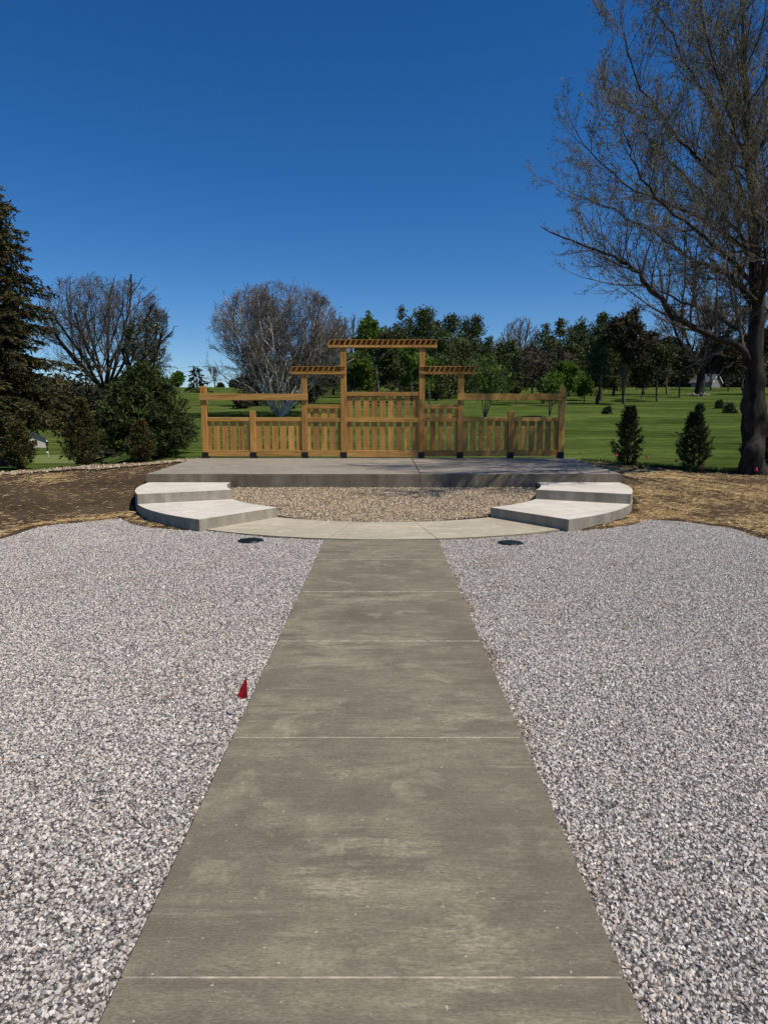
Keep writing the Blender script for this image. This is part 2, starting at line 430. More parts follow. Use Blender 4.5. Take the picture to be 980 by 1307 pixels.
# ------------------------------------------------------------------ scattered stones and straw
def rock_mesh(name, seed, mat, sub=0, flatz=.6):
    rg = random.Random(seed); bm = bmesh.new()
    for i in range(13):
        v = Vector((rg.gauss(0, 1), rg.gauss(0, 1), rg.gauss(0, 1))).normalized()
        v *= .5 * rg.uniform(.8, 1.05); v.z *= flatz; v.y *= rg.uniform(.75, 1.0); bm.verts.new(v)
    r = bmesh.ops.convex_hull(bm, input=bm.verts[:])
    bmesh.ops.delete(bm, geom=[v for v in bm.verts if not v.link_faces], context='VERTS')
    if sub:
        bmesh.ops.bevel(bm, geom=bm.edges[:], offset=.06, segments=1, affect='EDGES')
    me = bpy.data.meshes.new(name); bm.to_mesh(me); bm.free(); me.materials.append(mat)
    return bpy.data.objects.new(name, me)          # never linked to the scene itself
def straw_mesh(name, seed, mat, w=.006, k=4):
    rg = random.Random(seed); pts = []; p = Vector((-.5, 0, 0)); d = Vector((1, 0, 0))
    for i in range(k + 1):
        pts.append(p.copy()); d = (d + Vector((0, rg.uniform(-.25, .25), rg.uniform(-.12, .12)))).normalized(); p = p + d / k
    V = []; F = []
    for i, q in enumerate(pts):
        for (dy, dz) in ((-w, 0), (0, w * 1.3), (w, 0)): V.append((q.x, q.y + dy, q.z + dz))
    for i in range(k):
        for j in range(2): a = i * 3 + j; F.append((a, a + 1, a + 4, a + 3))
    me = bpy.data.meshes.new(name); me.from_pydata(V, [], F); me.materials.append(mat)
    return bpy.data.objects.new(name, me)
def scatter(obj, variants, density, smin, smax, tilt=.6, dens_attr=True, lift=0.0, zs=(1, 1), seed=1, keep=True):
    ng = bpy.data.node_groups.new('scatter', 'GeometryNodeTree')
    ng.interface.new_socket('Geometry', in_out='INPUT', socket_type='NodeSocketGeometry')
    ng.interface.new_socket('Geometry', in_out='OUTPUT', socket_type='NodeSocketGeometry')
    n = ng.nodes; l = ng.links
    gi = n.new('NodeGroupInput'); go = n.new('NodeGroupOutput')
    dp = n.new('GeometryNodeDistributePointsOnFaces'); dp.inputs['Density'].default_value = density; dp.inputs['Seed'].default_value = seed
    if dens_attr:
        na = n.new('GeometryNodeInputNamedAttribute'); na.data_type = 'FLOAT'; na.inputs['Name'].default_value = 'dens'
        mm = n.new('ShaderNodeMath'); mm.operation = 'MULTIPLY'; mm.inputs[1].default_value = density
        l.new(na.outputs['Attribute'], mm.inputs[0]); l.new(mm.outputs[0], dp.inputs['Density'])
    l.new(gi.outputs[0], dp.inputs['Mesh'])
    gti = n.new('GeometryNodeGeometryToInstance')
    for v in variants:
        oi = n.new('GeometryNodeObjectInfo'); oi.inputs['Object'].default_value = v; oi.inputs['As Instance'].default_value = True
        l.new(oi.outputs['Geometry'], gti.inputs[0])
    jn = n.new('GeometryNodeJoinGeometry')
    for v in variants:
        oi = n.new('GeometryNodeObjectInfo'); oi.inputs['Object'].default_value = v; oi.inputs['As Instance'].default_value = True
        l.new(oi.outputs['Geometry'], jn.inputs[0])
    n.remove(gti)
    iop = n.new('GeometryNodeInstanceOnPoints'); iop.inputs['Pick Instance'].default_value = True
    l.new(dp.outputs['Points'], iop.inputs['Points']); l.new(jn.outputs[0], iop.inputs['Instance'])
    ri = n.new('FunctionNodeRandomValue'); ri.data_type = 'INT'; ri.inputs[4].default_value = 0; ri.inputs[5].default_value = len(variants) - 1; ri.inputs['Seed'].default_value = 5
    l.new(ri.outputs[2], iop.inputs['Instance Index'])
    rr = n.new('FunctionNodeRandomValue'); rr.data_type = 'FLOAT_VECTOR'; rr.inputs[0].default_value = (-tilt, -tilt, 0); rr.inputs[1].default_value = (tilt, tilt, 6.283)
    l.new(rr.outputs[0], iop.inputs['Rotation'])
    rs = n.new('FunctionNodeRandomValue'); rs.data_type = 'FLOAT'; rs.inputs[2].default_value = 0; rs.inputs[3].default_value = 1; rs.inputs['Seed'].default_value = 9
    pw = n.new('ShaderNodeMath'); pw.operation = 'POWER'; pw.inputs[1].default_value = 1.8; l.new(rs.outputs[1], pw.inputs[0])
    mr = n.new('ShaderNodeMapRange'); mr.inputs['To Min'].default_value = smin; mr.inputs['To Max'].default_value = smax; l.new(pw.outputs[0], mr.inputs['Value'])
    l.new(mr.outputs[0], iop.inputs['Scale'])
    if keep:
        out = n.new('GeometryNodeJoinGeometry'); l.new(iop.outputs[0], out.inputs[0]); l.new(gi.outputs[0], out.inputs[0])
        l.new(out.outputs[0], go.inputs[0])
    else: l.new(iop.outputs[0], go.inputs[0])
    md = obj.modifiers.new('scatter', 'NODES'); md.node_group = ng
def set_dens(o, fn):
    me = o.data; n = len(me.vertices); co = np.empty(n * 3, np.float32); me.vertices.foreach_get('co', co); co = co.reshape(-1, 3)
    at = me.attributes.new('dens', 'FLOAT', 'POINT'); at.data.foreach_set('value', fn(co[:, 0], co[:, 1]).astype(np.float32))

def stone_mat(name, stops):
    m, nt, N, L, b = newmat(name)
    oi = N.new('ShaderNodeObjectInfo')
    c = ramp(nt, oi.outputs['Random'], stops)
    n = noi(nt, geopos(nt), 120, 4, .6)
    c = mix(nt, .35, c, ramp(nt, n, [(.3, (.25, .25, .25)), (.7, (.75, .75, .75))]), 'OVERLAY')
    L.new(c, b.inputs['Base Color']); b.inputs['Roughness'].default_value = .75
    return m
M_stone = stone_mat('crushed_stone', [(0, (.15, .14, .135)), (.15, (.28, .26, .25)), (.35, (.42, .395, .365)), (.58, (.55, .515, .47)), (.78, (.66, .625, .58)), (.90, (.46, .36, .27)), (1, (.82, .79, .73))])
M_pebble = stone_mat('tan_pebble', [(0, (.12, .095, .065)), (.25, (.28, .215, .135)), (.5, (.44, .35, .225)), (.75, (.56, .46, .31)), (.9, (.35, .22, .13)), (1, (.68, .61, .50))])
def bed_mat(name, cols, sc_):
    m, nt, N, L, b = newmat(name); g = geopos(nt)
    v = vor(nt, g, sc_); sep = N.new('ShaderNodeSeparateColor'); L.new(v.outputs['Color'], sep.inputs[0])
    c = ramp(nt, sep.outputs[0], cols)
    c = mix(nt, ramp(nt, v.outputs['Distance'], [(.35, (0, 0, 0)), (.6, (.85, .85, .85))]), c, tuple(x * .3 for x in cols[0][1]))
    L.new(c, b.inputs['Base Color']); b.inputs['Roughness'].default_value = .85
    bump(nt, b, fmath(nt, 'SUBTRACT', 1.0, v.outputs['Distance']), 1.0, .02)
    return m
M_gbed = bed_mat('gravel_base', [(0, (.15, .14, .13)), (.5, (.36, .335, .305)), (1, (.56, .51, .46))], 55)
M_pbed = bed_mat('pebble_base', [(0, (.12, .10, .08)), (.5, (.30, .25, .19)), (1, (.46, .40, .32))], 34)

rocks = [rock_mesh('crushed_stone', 100 + i, M_stone, 0, .62) for i in range(9)]
pebs = [rock_mesh('pebble', 200 + i, M_pebble, 1, .7) for i in range(7)]

# gravel sheets left and right of the walk
cell = .06
for x0, x1 in ((-5.5, WX0), (WX1, 5.5)):
    n = int(round((x1 - x0) / cell)); gxs = np.linspace(x0, x1, n + 1); gys = np.arange(-3, 11.7, .08)
    X, Y = np.meshgrid(gxs, gys, indexing='ij')
    # pull boundary vertices on to the outline
    for _ in range(2):
        s = gravel_sd(X, Y); e = 1e-3
        gx_ = (gravel_sd(X + e, Y) - s) / e; gy_ = (gravel_sd(X, Y + e) - s) / e
        k = (np.abs(s) < .055) & (np.abs(X - WX0) > .03) & (np.abs(X - WX1) > .03)
        X = X - np.where(k, s * gx_ / np.maximum(gx_**2 + gy_**2, .2), 0); Y = Y - np.where(k, s * gy_ / np.maximum(gx_**2 + gy_**2, .2), 0)
    Z = -.021 + .006 * np.sin(X * 2.1 + Y) * np.sin(Y * 1.7) + .004 * np.sin(X * 9) * np.sin(Y * 8)
    g_ = grid_obj('gravel', X, Y, Z, M_gbed, keep=lambda c: gravel_sd(c[:, 0], c[:, 1]) < .0)
    tag(g_, 'pale crushed stone gravel spread on the %s side of the walkway' % ('left' if x0 < 0 else 'right'), 'gravel', kind='stuff')
    def dens(x, y):
        vis = npstep(.8, 1.2, y) * npstep(.80, .68, (np.abs(x) - .8) / np.maximum(y, .5))
        return vis * (1.0 - .40 * npstep(4, 7, y))
    set_dens(g_, dens)
    scatter(g_, rocks, 9500, .006, .028, 1.2, seed=3)

# pebble bed
a = np.linspace(-R(90), R(90), 120); q = np.linspace(0, 1, 40)
A_, Q_ = np.meshgrid(a, q, indexing='ij')
Rr = RI - .004
X = CX + Q_ * Rr * np.sin(A_); Y = CY - .003 - Q_ * Rr * np.cos(A_)
dist = (CY - Y) / RI
Z = .235 - .245 * np.clip(dist, 0, 1) ** .85 * (1 - 0) + .012 * np.sin(X * 4.2) * np.sin(Y * 5)
Z = Z + .0 * X
bed = grid_obj('pebble_bed', X, Y, Z, M_pbed)
tag(bed, 'tan river pebbles heaped in the half round bed before the stage', 'gravel', kind='stuff')
set_dens(bed, lambda x, y: np.where(np.hypot(x - CX, y - CY) < RI - .03, 1.0, 0.0) * (y < CY - .03))
scatter(bed, pebs, 1500, .022, .062, .7, seed=8)

# straw
def straw_mat(name, stops):
    m, nt, N, L, b = newmat(name); oi = N.new('ShaderNodeObjectInfo')
    L.new(ramp(nt, oi.outputs['Random'], stops), b.inputs['Base Color']); b.inputs['Roughness'].default_value = .7
    return m
M_straw = straw_mat('dry_straw', [(0, (.18, .095, .035)), (.3, (.42, .27, .11)), (.7, (.62, .45, .20)), (1, (.78, .62, .34))])
M_needle = straw_mat('brown_litter', [(0, (.07, .035, .02)), (.5, (.24, .12, .05)), (1, (.42, .26, .12))])
straws = [straw_mesh('straw', 300 + i, M_straw, .022) for i in range(5)]
litter = [straw_mesh('litter', 320 + i, M_needle, .016) for i in range(4)]
def pnoise(x, y, s, seed=0.0):
    return np.array([noise.noise(Vector((a * s + seed, b_ * s, seed))) for a, b_ in zip(x, y)])
x0s = np.arange(-11, 11.2, .2)
X, V_ = np.meshgrid(x0s, np.linspace(0, 1, 60), indexing='ij'); Y = 7 + V_ * (edge_y(X) - 7)
st = grid_obj('straw_mulch', X, Y, soil_z(X, Y) + .005, M_soil, keep=lambda c: (gravel_sd(c[:, 0], c[:, 1]) > .02) & ((np.hypot(c[:, 0] - CX, c[:, 1] - CY) > RO + .05)) & ~((np.abs(c[:, 0]) < 5.2) & (c[:, 1] > CY - .1)))
tag(st, 'dry straw mulch strewn over the bare soil around the stage', 'straw', kind='stuff')
def sdens(x, y):
    n = pnoise(x, y, 1.1, 4.2) * .5 + .5; n2 = pnoise(x, y, 3.0, 1.2) * .5 + .5
    right = npstep(.38, .56, n * .6 + n2 * .4) * .93 + .07
    left = npstep(.52, .72, n * .6 + n2 * .4) * .30 * npstep(-3.5, -7, x) + .03
    rim = npstep(.5, .1, gravel_sd(x, y)) * .8
    d = np.where(x > 0, right, left)
    dark = np.where(x > 0, npstep(2.4, .9, edge_y(x) - y + .5 * n2) * .85, 0)
    return np.clip(np.maximum(d * (1 - dark), rim), 0, 1)
set_dens(st, sdens)
scatter(st, straws, 2600, .03, .13, .18, seed=2, keep=False)
# brown litter caught along the gravel and walk edges
X, Y = np.meshgrid(np.linspace(WX1 + .002, WX1 + .07, 3), np.arange(1.2, 9.2, .1), indexing='ij')
lt = grid_obj('plant_litter', X, Y, np.full_like(X, -.010), M_gbed); tag(lt, 'brown dry stalks caught along the right edge of the walkway', 'litter', kind='stuff')
set_dens(lt, lambda x, y: npstep(-.1, .5, pnoise(x * 0, y, 1.7, 3.3)) * .9 + .06)
scatter(lt, litter, 3200, .02, .09, .5, seed=6, keep=False)
X, Y = np.meshgrid(np.linspace(-5, 5, 40), np.arange(1.2, 10, .3), indexing='ij')
for k_, (a0, a1) in enumerate(((-5.0, WX0 - .05), (WX1 + .05, 5.0))):
    X, Y = np.meshgrid(np.linspace(a0, a1, 40), np.arange(1.4, 9.2, .2), indexing='ij')
    l2 = grid_obj('dry_stalks', X, Y, np.full_like(X, -.034), M_gbed)
    tag(l2, 'loose dry grass stalks lying on the gravel %s of the walkway' % ('left' if k_ == 0 else 'right'), 'litter', kind='stuff')
    set_dens(l2, lambda x, y: npstep(.15, .5, pnoise(x, y, 1.3, 9.1)) * npstep(.8, .62, (np.abs(x) - .8) / y))
    for v in []: pass
    scatter(l2, litter, 130, .03, .15, .2, seed=12, keep=False)
    l2.location.z = .038

# stone edging strip on the left bank
sx = np.arange(-14, -4.95, .12)
X, V_ = np.meshgrid(sx, np.linspace(0, 1, 7), indexing='ij')
wid = .75 + .25 * np.sin(X * .8)
Y = edge_y(X) - wid * (1 - V_) + .02
eg = grid_obj('edging_gravel', X, Y, soil_z(X, Y) + .03, M_pbed); tag(eg, 'loose pale stones edging the left bank below the evergreen row', 'gravel', kind='stuff')
set_dens(eg, lambda x, y: np.ones_like(x)); scatter(eg, pebs, 420, .03, .10, .9, seed=5)

# ------------------------------------------------------------------ tree machinery
class Limbs:
    """collects tapered polylines and turns them into one mesh"""
    def __init__(s): s.P = []; s.Rr = []; s.B = []; s.n = 0
    def add(s, pts, rads):
        s.P.extend(pts); s.Rr.extend(rads); s.B.extend([s.n] * len(pts)); s.n += 1
    def build(s, name, mat, parent, k=5, smooth=True):
        P = np.array([tuple(p) for p in s.P], float); r = np.array(s.Rr); B = np.array(s.B)
        T = np.zeros_like(P); same = B[1:] == B[:-1]; d = P[1:] - P[:-1]
        T[:-1][same] += d[same]; T[1:][same] += d[same]
        T /= np.maximum(np.linalg.norm(T, axis=1, keepdims=True), 1e-9)
        ref = np.tile(np.array([.31, .17, .05]), (len(P), 1)); ref[:, 0] += .9 * (np.abs(T[:, 2]) > .9) ; ref[:, 2] += 1.0 * (np.abs(T[:, 2]) <= .9)
        # keep one reference per branch so the tube does not twist
        first = np.concatenate([[True], ~same]); idx = np.maximum.accumulate(np.where(first, np.arange(len(P)), 0)); ref = ref[idx]
        U = np.cross(T, ref); U /= np.maximum(np.linalg.norm(U, axis=1, keepdims=True), 1e-9); W = np.cross(T, U)
        a = np.arange(k) * 2 * math.pi / k
        V = P[:, None, :] + r[:, None, None] * (np.cos(a)[None, :, None] * U[:, None, :] + np.sin(a)[None, :, None] * W[:, None, :])
        i = np.nonzero(same)[0]
        j = np.arange(k); j2 = (j + 1) % k
        F = np.stack([i[:, None] * k + j, i[:, None] * k + j2, (i[:, None] + 1) * k + j2, (i[:, None] + 1) * k + j], -1).reshape(-1, 4)
        return npmesh(name, V.reshape(-1, 3), F, mat, parent, smooth)
def resample(pts, n):
    P = [Vector(p) for p in pts]; out = []
    for i in range(n + 1):
        t = i / n * (len(P) - 1); k = min(int(t), len(P) - 2); f = t - k
        p0 = P[max(k - 1, 0)]; p1 = P[k]; p2 = P[k + 1]; p3 = P[min(k + 2, len(P) - 1)]
        out.append(.5 * ((2 * p1) + (p2 - p0) * f + (2 * p0 - 5 * p1 + 4 * p2 - p3) * f * f + (3 * p1 - p0 - 3 * p2 + p3) * f ** 3))
    return out
def perp(d, rg):
    v = Vector((rg.gauss(0, 1), rg.gauss(0, 1), rg.gauss(0, 1))); v -= d * v.dot(d)
    return v.normalized() if v.length > 1e-6 else Vector((1, 0, 0))
def grow(col, p, d, L, r, lvl, cfg, rg, tips, env=None):
    """col: list of Limbs by level"""
    n = cfg['segs'][lvl]; pts = [p.copy()]; rad = [r]; dirs = [d.copy()]
    st = L / n; rend = r * cfg['taper'][lvl]
    for i in range(n):
        d = d + perp(d, rg) * cfg['wander'][lvl] + Vector((0, 0, cfg['up'][lvl]))
        d.normalize(); p = p + d * st
        pts.append(p.copy()); dirs.append(d.copy()); rad.append(r + (rend - r) * (i + 1) / n)
        if env and not env(p): break
    col[min(lvl, len(col) - 1)].add(pts, rad)
    m = len(pts)
    if lvl + 1 < cfg['levels']:
        nc = cfg['kids'][lvl]
        nc = max(1, int(nc * m / (n + 1) + rg.random()))
        for k in range(nc):
            t = cfg['start'][lvl] + (1 - cfg['start'][lvl]) * (k + rg.random()) / nc
            i = min(m - 1, int(t * (m - 1) + .5)); ang = R(cfg['ang'][lvl]) * rg.uniform(.7, 1.25)
            q = dirs[i] * math.cos(ang) + perp(dirs[i], rg) * math.sin(ang); q.z = q.z * (1 - cfg.get('flat', 0)) + cfg.get('lift', 0); q.normalize()
            grow(col, pts[i], q, L * cfg['len'][lvl] * rg.uniform(.65, 1.2) * (1 - .45 * t), max(rad[i] * cfg['rk'], cfg['rmin']), lvl + 1, cfg, rg, tips, env)
    else:
        tips.append((pts[-1], dirs[-1]))
        if m > 2: tips.append((pts[m // 2], dirs[m // 2]))
def leaves(name, C, size, mat, parent, rs, updown=0.0, aspect=.55, var=.5, dirs=None):
    """diamond leaf faces at points C"""
    C = np.asarray(C, float); n = len(C)
    if n == 0: return None
    d = rs.normal(size=(n, 3)) if dirs is None else np.asarray(dirs) + rs.normal(size=(n, 3)) * .45
    d[:, 2] += updown; d /= np.linalg.norm(d, axis=1, keepdims=True)
    w = np.cross(d, rs.normal(size=(n, 3))); w /= np.maximum(np.linalg.norm(w, axis=1, keepdims=True), 1e-9)
    s = size * (1 + var * rs.uniform(-1, 1, n))[:, None]
    V = np.stack([C, C + d * s * .5 + w * s * aspect * .5, C + d * s, C + d * s * .5 - w * s * aspect * .5], 1)
    F = np.arange(n * 4).reshape(-1, 4)
    return npmesh(name, V.reshape(-1, 3), F, mat, parent)
def clump_pts(centers, radii, per, rs, flatz=.7, shell=.5):
    out = []
    for (c, r) in zip(centers, radii):
        k = max(4, int(per * (r ** 2)))
        v = rs.normal(size=(k, 3)); v /= np.linalg.norm(v, axis=1, keepdims=True)
        q = rs.uniform(0, 1, (k, 1)) ** shell
        v = v * q * r; v[:, 2] *= flatz
        out.append(v + np.array(c))
    return np.concatenate(out)

F_pine = foliage('pine_needles', [(.018, .030, .010), (.048, .070, .020), (.090, .115, .034), (.135, .16, .050)], .12)
F_pineb = foliage('bluish_pine_needles', [(.015, .028, .009), (.038, .064, .018), (.068, .10, .028), (.11, .145, .042)], .15)
F_spruce = foliage('spruce_needles', [(.014, .016, .006), (.038, .040, .012), (.070, .066, .020), (.11, .092, .032)], .10)
F_dark = foliage('dark_needles', [(.006, .010, .005), (.013, .020, .009), (.024, .034, .014)], .08)
F_arb = foliage('arborvitae_scales', [(.014, .022, .008), (.034, .052, .018), (.062, .082, .028)], .12)
F_arbb = foliage('browned_arborvitae_scales', [(.018, .024, .006), (.050, .058, .014), (.09, .085, .022), (.15, .095, .035), (.055, .070, .018), (.10, .105, .03)], .12)
F_green = foliage('spring_leaves', [(.05, .095, .012), (.10, .17, .022), (.16, .24, .04)], .35)
F_olive = foliage('olive_leaves', [(.028, .042, .012), (.06, .075, .022), (.105, .12, .038)], .25)
F_brown = foliage('brown_buds', [(.026, .024, .013), (.05, .045, .022), (.085, .07, .035)], .15)
F_red = foliage('reddish_buds', [(.035, .026, .02), (.06, .045, .034), (.09, .072, .052)], .15)
F_bud = foliage('maple_buds', [(.07, .07, .04), (.13, .135, .065), (.20, .215, .09), (.27, .32, .10)], .35)
F_grass = foliage('rough_grass', [(.03, .055, .015), (.05, .085, .02), (.09, .12, .045)], .3)

def trunk_mesh(base, top, r0, r1, mat, parent, lean=.0, rg=None, k=7, wob=.02):
    rg = rg or random; l = Limbs(); pts = []; rad = []
    n = 9
    for i in range(n + 1):
        t = i / n; p = Vector(base).lerp(Vector(top), t)
        if 0 < i < n: p += Vector((rg.gauss(0, wob), rg.gauss(0, wob), 0)) * (Vector(top) - Vector(base)).length * .5
        pts.append(p); rad.append(r0 + (r1 - r0) * t + (r0 * .45 * (1 - t * 6) ** 2 if t < 1 / 6 else 0))
    l.add(pts, rad); return l.build('trunk', mat, parent, k), pts

def pine_tree(px, ytop, hw, D, label, seed, mat=None, crown_from=.35, lean=0, nm='pine_tree', dens=1.0, group=None, cat='tree', layers=True):
    rg = random.Random(seed); rs = np.random.RandomState(seed)
    ztop = zat(ytop, D); x = xat(px, D, 3); z0 = Hs(x, D); h = ztop - z0; w = hw * D / FPX
    e = empty(nm, (x, D, z0)); tag(e, label, cat, group or 'evergreens along the far field')
    lx = lean * h
    trunk_mesh((-lx, 0, -.1), (0, 0, h * .9), max(.12, h * .022), .03, M_sprbark, e, rg=rg)
    # boughs
    lb = Limbs(); cen = []; rad = []
    nb = int(20 * dens * max(1, h / 9)) + 8
    for k in range(nb):
        t = crown_from + (1 - crown_from) * ((k + rg.random()) / nb)
        prof = math.sin(min(1, (t - crown_from) / (1 - crown_from) * 1.0 + .12) * math.pi) ** .6 if layers else (1 - t) ** .7 + .1
        a = k * 2.4 + rg.uniform(-.5, .5); rr = w * prof * rg.uniform(.35, .85)
        s = Vector((-lx * (1 - t), 0, t * h * .96)); q = s + Vector((math.cos(a) * rr * .85, math.sin(a) * rr * .85, rg.uniform(-.02, .05) * h))
        lb.add([s, s.lerp(q, .5) + Vector((0, 0, -.02 * h)), q], [.05, .035, .015])
        cr = w * rg.uniform(.28, .50)
        cen.append(q); rad.append(cr)
        if rr > w * .5: cen.append(s.lerp(q, .5)); rad.append(cr * .8)
    cen.append(Vector((0, 0, h - w * .2))); rad.append(w * .25)
    lb.build('branches', M_sprbark, e, 4)
    ls = D * .0030
    C = clump_pts(cen, rad, 7.5 * dens / (ls * ls), rs, .6, .55)
    leaves('crown', C, ls * 1.15, mat or F_pine, e, rs, .35, .42)
    return e
def leafy_tree(px, ytop, hw, D, label, seed, mat, ybot=None, dens=1.0, nm='leafy_tree', twig=None, group=None, cat='tree', leafsize=1.0, shell=.4, x_base=None, multi=1):
    rg = random.Random(seed); rs = np.random.RandomState(seed)
    x = xat(px, D, 3); z0 = Hs(x, D); h = zat(ytop, D) - z0; w = hw * D / FPX
    cb = h * .22 if ybot is None else max(0, zat(ybot, D) - z0)
    e = empty(nm, (x, D, z0)); tag(e, label, cat, group or 'spring trees along the far field')
    cz = (cb + h) / 2; rz = (h - cb) / 2
    env = lambda p: (p.x / w) ** 2 + (p.y / w) ** 2 + ((p.z - cz) / rz) ** 2 < 1.02 or p.z < cb
    tr = Limbs(); tw = Limbs(); tips = []
    cfg = dict(levels=4, segs=[6, 5, 4, 3], taper=[.35, .3, .3, .4], wander=[.08, .16, .2, .22], up=[.02, .05, .05, .03], kids=[9, 6, 5, 0], start=[.25, .2, .2, 0], ang=[42, 42, 40, 30], len=[.6, .55, .5, .4], rk=.6, rmin=.006 * D / 40)
    for k in range(multi):
        d = Vector((rg.uniform(-.3, .3), rg.uniform(-.3, .3), 1)).normalized() if multi > 1 else Vector((rg.uniform(-.05, .05), 0, 1)).normalized()
        grow([tr, tw], Vector((0, 0, -.05)), d, h * .9, max(.06, h * .02) / (multi ** .4), 0, cfg, rg, tips, env)
    tr.build('trunk', twig or M_twig, e, 6); tw.build('branches', twig or M_twig, e, 3)
    if mat is not None and dens > 0:
        T = np.array([tuple(t[0]) for t in tips]); ls = D * .0031 * leafsize
        per = max(1, int(dens * 7500 / len(T)))
        C = np.repeat(T, per, 0); C = C + rs.normal(size=C.shape) * w * .085
        leaves('crown', C, ls * 1.15, mat, e, rs, 0.1, .6)
    return e
def spruce(px, ytop, hw, D, label, seed, mat=None, ybot=None, nm='spruce_tree', dens=1.0, group=None, cat='tree', needle=None, droop=.35, power=.8, x=None, ragged=.35, zbase=None, trunk_r=None):
    """whorled drooping boughs carrying hanging needle sprays"""
    rg = random.Random(seed); rs = np.random.RandomState(seed)
    x = xat(px, D, 2) if x is None else x; z0 = Hs(x, D) if zbase is None else zbase; h = zat(ytop, D) - z0; w = hw * D / FPX
    zb = h * .04 if ybot is None else max(.05, zat(ybot, D) - z0)
    e = empty(nm, (x, D, z0)); tag(e, label, cat, group)
    trunk_mesh((0, 0, -.15), (0, 0, h * .985), trunk_r or max(.035, h * .02), .012, M_sprbark, e, rg=rg, wob=.004)
    lb = Limbs(); Cs = []; Ds = []
    nd = needle or D * .0036
    nb = int(dens * (30 + 11 * h))
    for k in range(nb):
        t = (k + rg.random()) / nb; zz = zb + (h - zb) * t ** .92
        L = w * ((1 - t) ** power) * rg.uniform(1 - ragged, 1.08) + .03 * w
        a = k * 2.399 + rg.uniform(-.4, .4); dx, dy = math.cos(a), math.sin(a)
        n = 6; pts = []; up = rg.uniform(.0, .25) + .25 * t
        for i in range(n + 1):
            s = i / n; pts.append(Vector((dx * L * s, dy * L * s, zz + L * (up * s - droop * 1.5 * s * s + droop * .7 * s ** 3))))
        lb.add(pts, [max(.004, .022 * L * (1 - i / n) + .004) for i in range(n + 1)])
        # sprays
        m_ = max(3, int(L / (nd * 1.1) * dens))
        for j in range(m_):
            s = .12 + .88 * (j + rg.random()) / m_; f = s * n; i = min(n - 1, int(f)); p = pts[i].lerp(pts[i + 1], f - i)
            sl = L * .30 * (1.15 - s) * rg.uniform(.5, 1.2) + nd * .8
            sd = Vector((-dy, dx, 0)) * rg.choice((-1, 1)) * .75 + Vector((dx, dy, 0)) * .55 + Vector((0, 0, -droop * rg.uniform(.2, 1.9) + .05)); sd.normalize()
            kk = max(2, int(sl / (nd * .42)))
            for q in range(kk):
                u = (q + rg.random()) / kk; c = p + sd * sl * u + Vector((0, 0, -droop * .5 * sl * u * u))
                Cs.append((c.x, c.y, c.z)); Ds.append((sd.x, sd.y, sd.z - droop * .3))
    lb.build('branches', M_sprbark, e, 4)
    leaves('crown', np.array(Cs), nd * 1.9, mat or F_spruce, e, rs, 0, .34, .45, dirs=np.array(Ds))
    return e
def arborvitae(px, ytop, hw, D, label, seed, mat, group, ybase=None, dens=1.0):
    rg = random.Random(seed); rs = np.random.RandomState(seed)
    x = xat(px, D, .8); z0 = Hs(x, D); h = zat(ytop, D) - z0; w = hw * D / FPX
    e = empty('arborvitae_shrub', (x, D, z0)); tag(e, label, 'shrub', group)
    lb = Limbs(); lb.add([Vector((0, 0, -.08)), Vector((.01, 0, h * .5)), Vector((0, 0, h * .96))], [.03, .018, .006])
    Cs = []; Ds = []; nb = int(95 * dens)
    for k in range(nb):
        t = (k + rg.random()) / nb; zz = .04 + h * t * .93; a = k * 2.399 + rg.uniform(-.5, .5)
        prof = (min(1, t / .10) ** .35) * ((1 - t) ** 1.05 * .97 + .02)
        L = w * prof * rg.uniform(.62, 1.15) + .03; dx, dy = math.cos(a), math.sin(a); n = 4; pts = []
        for i in range(n + 1):
            s = i / n; pts.append(Vector((dx * L * s, dy * L * s, zz - .05 * h * (1 - t) + L * (.25 * s + .55 * s * s))))
        lb.add(pts, [.007 * (1 - i / n) + .002 for i in range(n + 1)])
        for j in range(int(13 * dens)):
            s = .25 + .75 * rg.random() ** .7; f = s * n; i = min(n - 1, int(f)); p = pts[i].lerp(pts[i + 1], f - i)
            tw = rg.uniform(-1.2, 1.2); sd = Vector((dx * math.cos(tw) - dy * math.sin(tw), dx * math.sin(tw) + dy * math.cos(tw), rg.uniform(.1, 1.1))).normalized()
            sl = rg.uniform(.06, .15)
            for q in range(6):
                c = p + sd * sl * q / 6; Cs.append((c.x, c.y, c.z)); Ds.append(tuple(sd + perp(sd, rg) * .5))
    lb.build('trunk', M_sprbark, e, 4)
    leaves('crown', np.array(Cs), .062, mat, e, rs, .1, .38, .4, dirs=np.array(Ds))
    return e

# ------------------------------------------------------------------ the wooden screen fence
FY = 18.93; PW = .155
fence = empty('wooden_screen_fence', (0, FY, SZ))
tag(fence, 'stepped golden cedar screen fence with slatted panels and small roofs standing on the concrete stage', 'fence')
def fpart(name, x0, x1, y0, y1, z0, z1, mat, parent=fence, bev=.004):
    bm = bmesh.new(); cx, cy, cz = (x0 + x1) / 2, (y0 + y1) / 2, (z0 + z1) / 2
    box(bm, x0 - cx, x1 - cx, y0 - cy, y1 - cy, z0 - cz, z1 - cz, bev)
    o = bmobj(name, bm, mat, parent)
    if parent is fence: o.location = (cx, cy - FY, cz - SZ)
    else: o.location = Vector((cx, cy - FY, cz - SZ)) - parent.location
    return o
def fx(px, py=540): return xat(px, FY - .08, zat(py, FY - .08))
def fz(py): return zat(py, FY - .08)
postpx = [(262, 580, 493), (323.5, 580, 524.5), (389, 560, 478), (438.4, 540, 444.2), (538.0, 540, 444.2), (587.3, 560, 478), (651.3, 580, 524.5), (715.8, 570, 495)]
posts = []
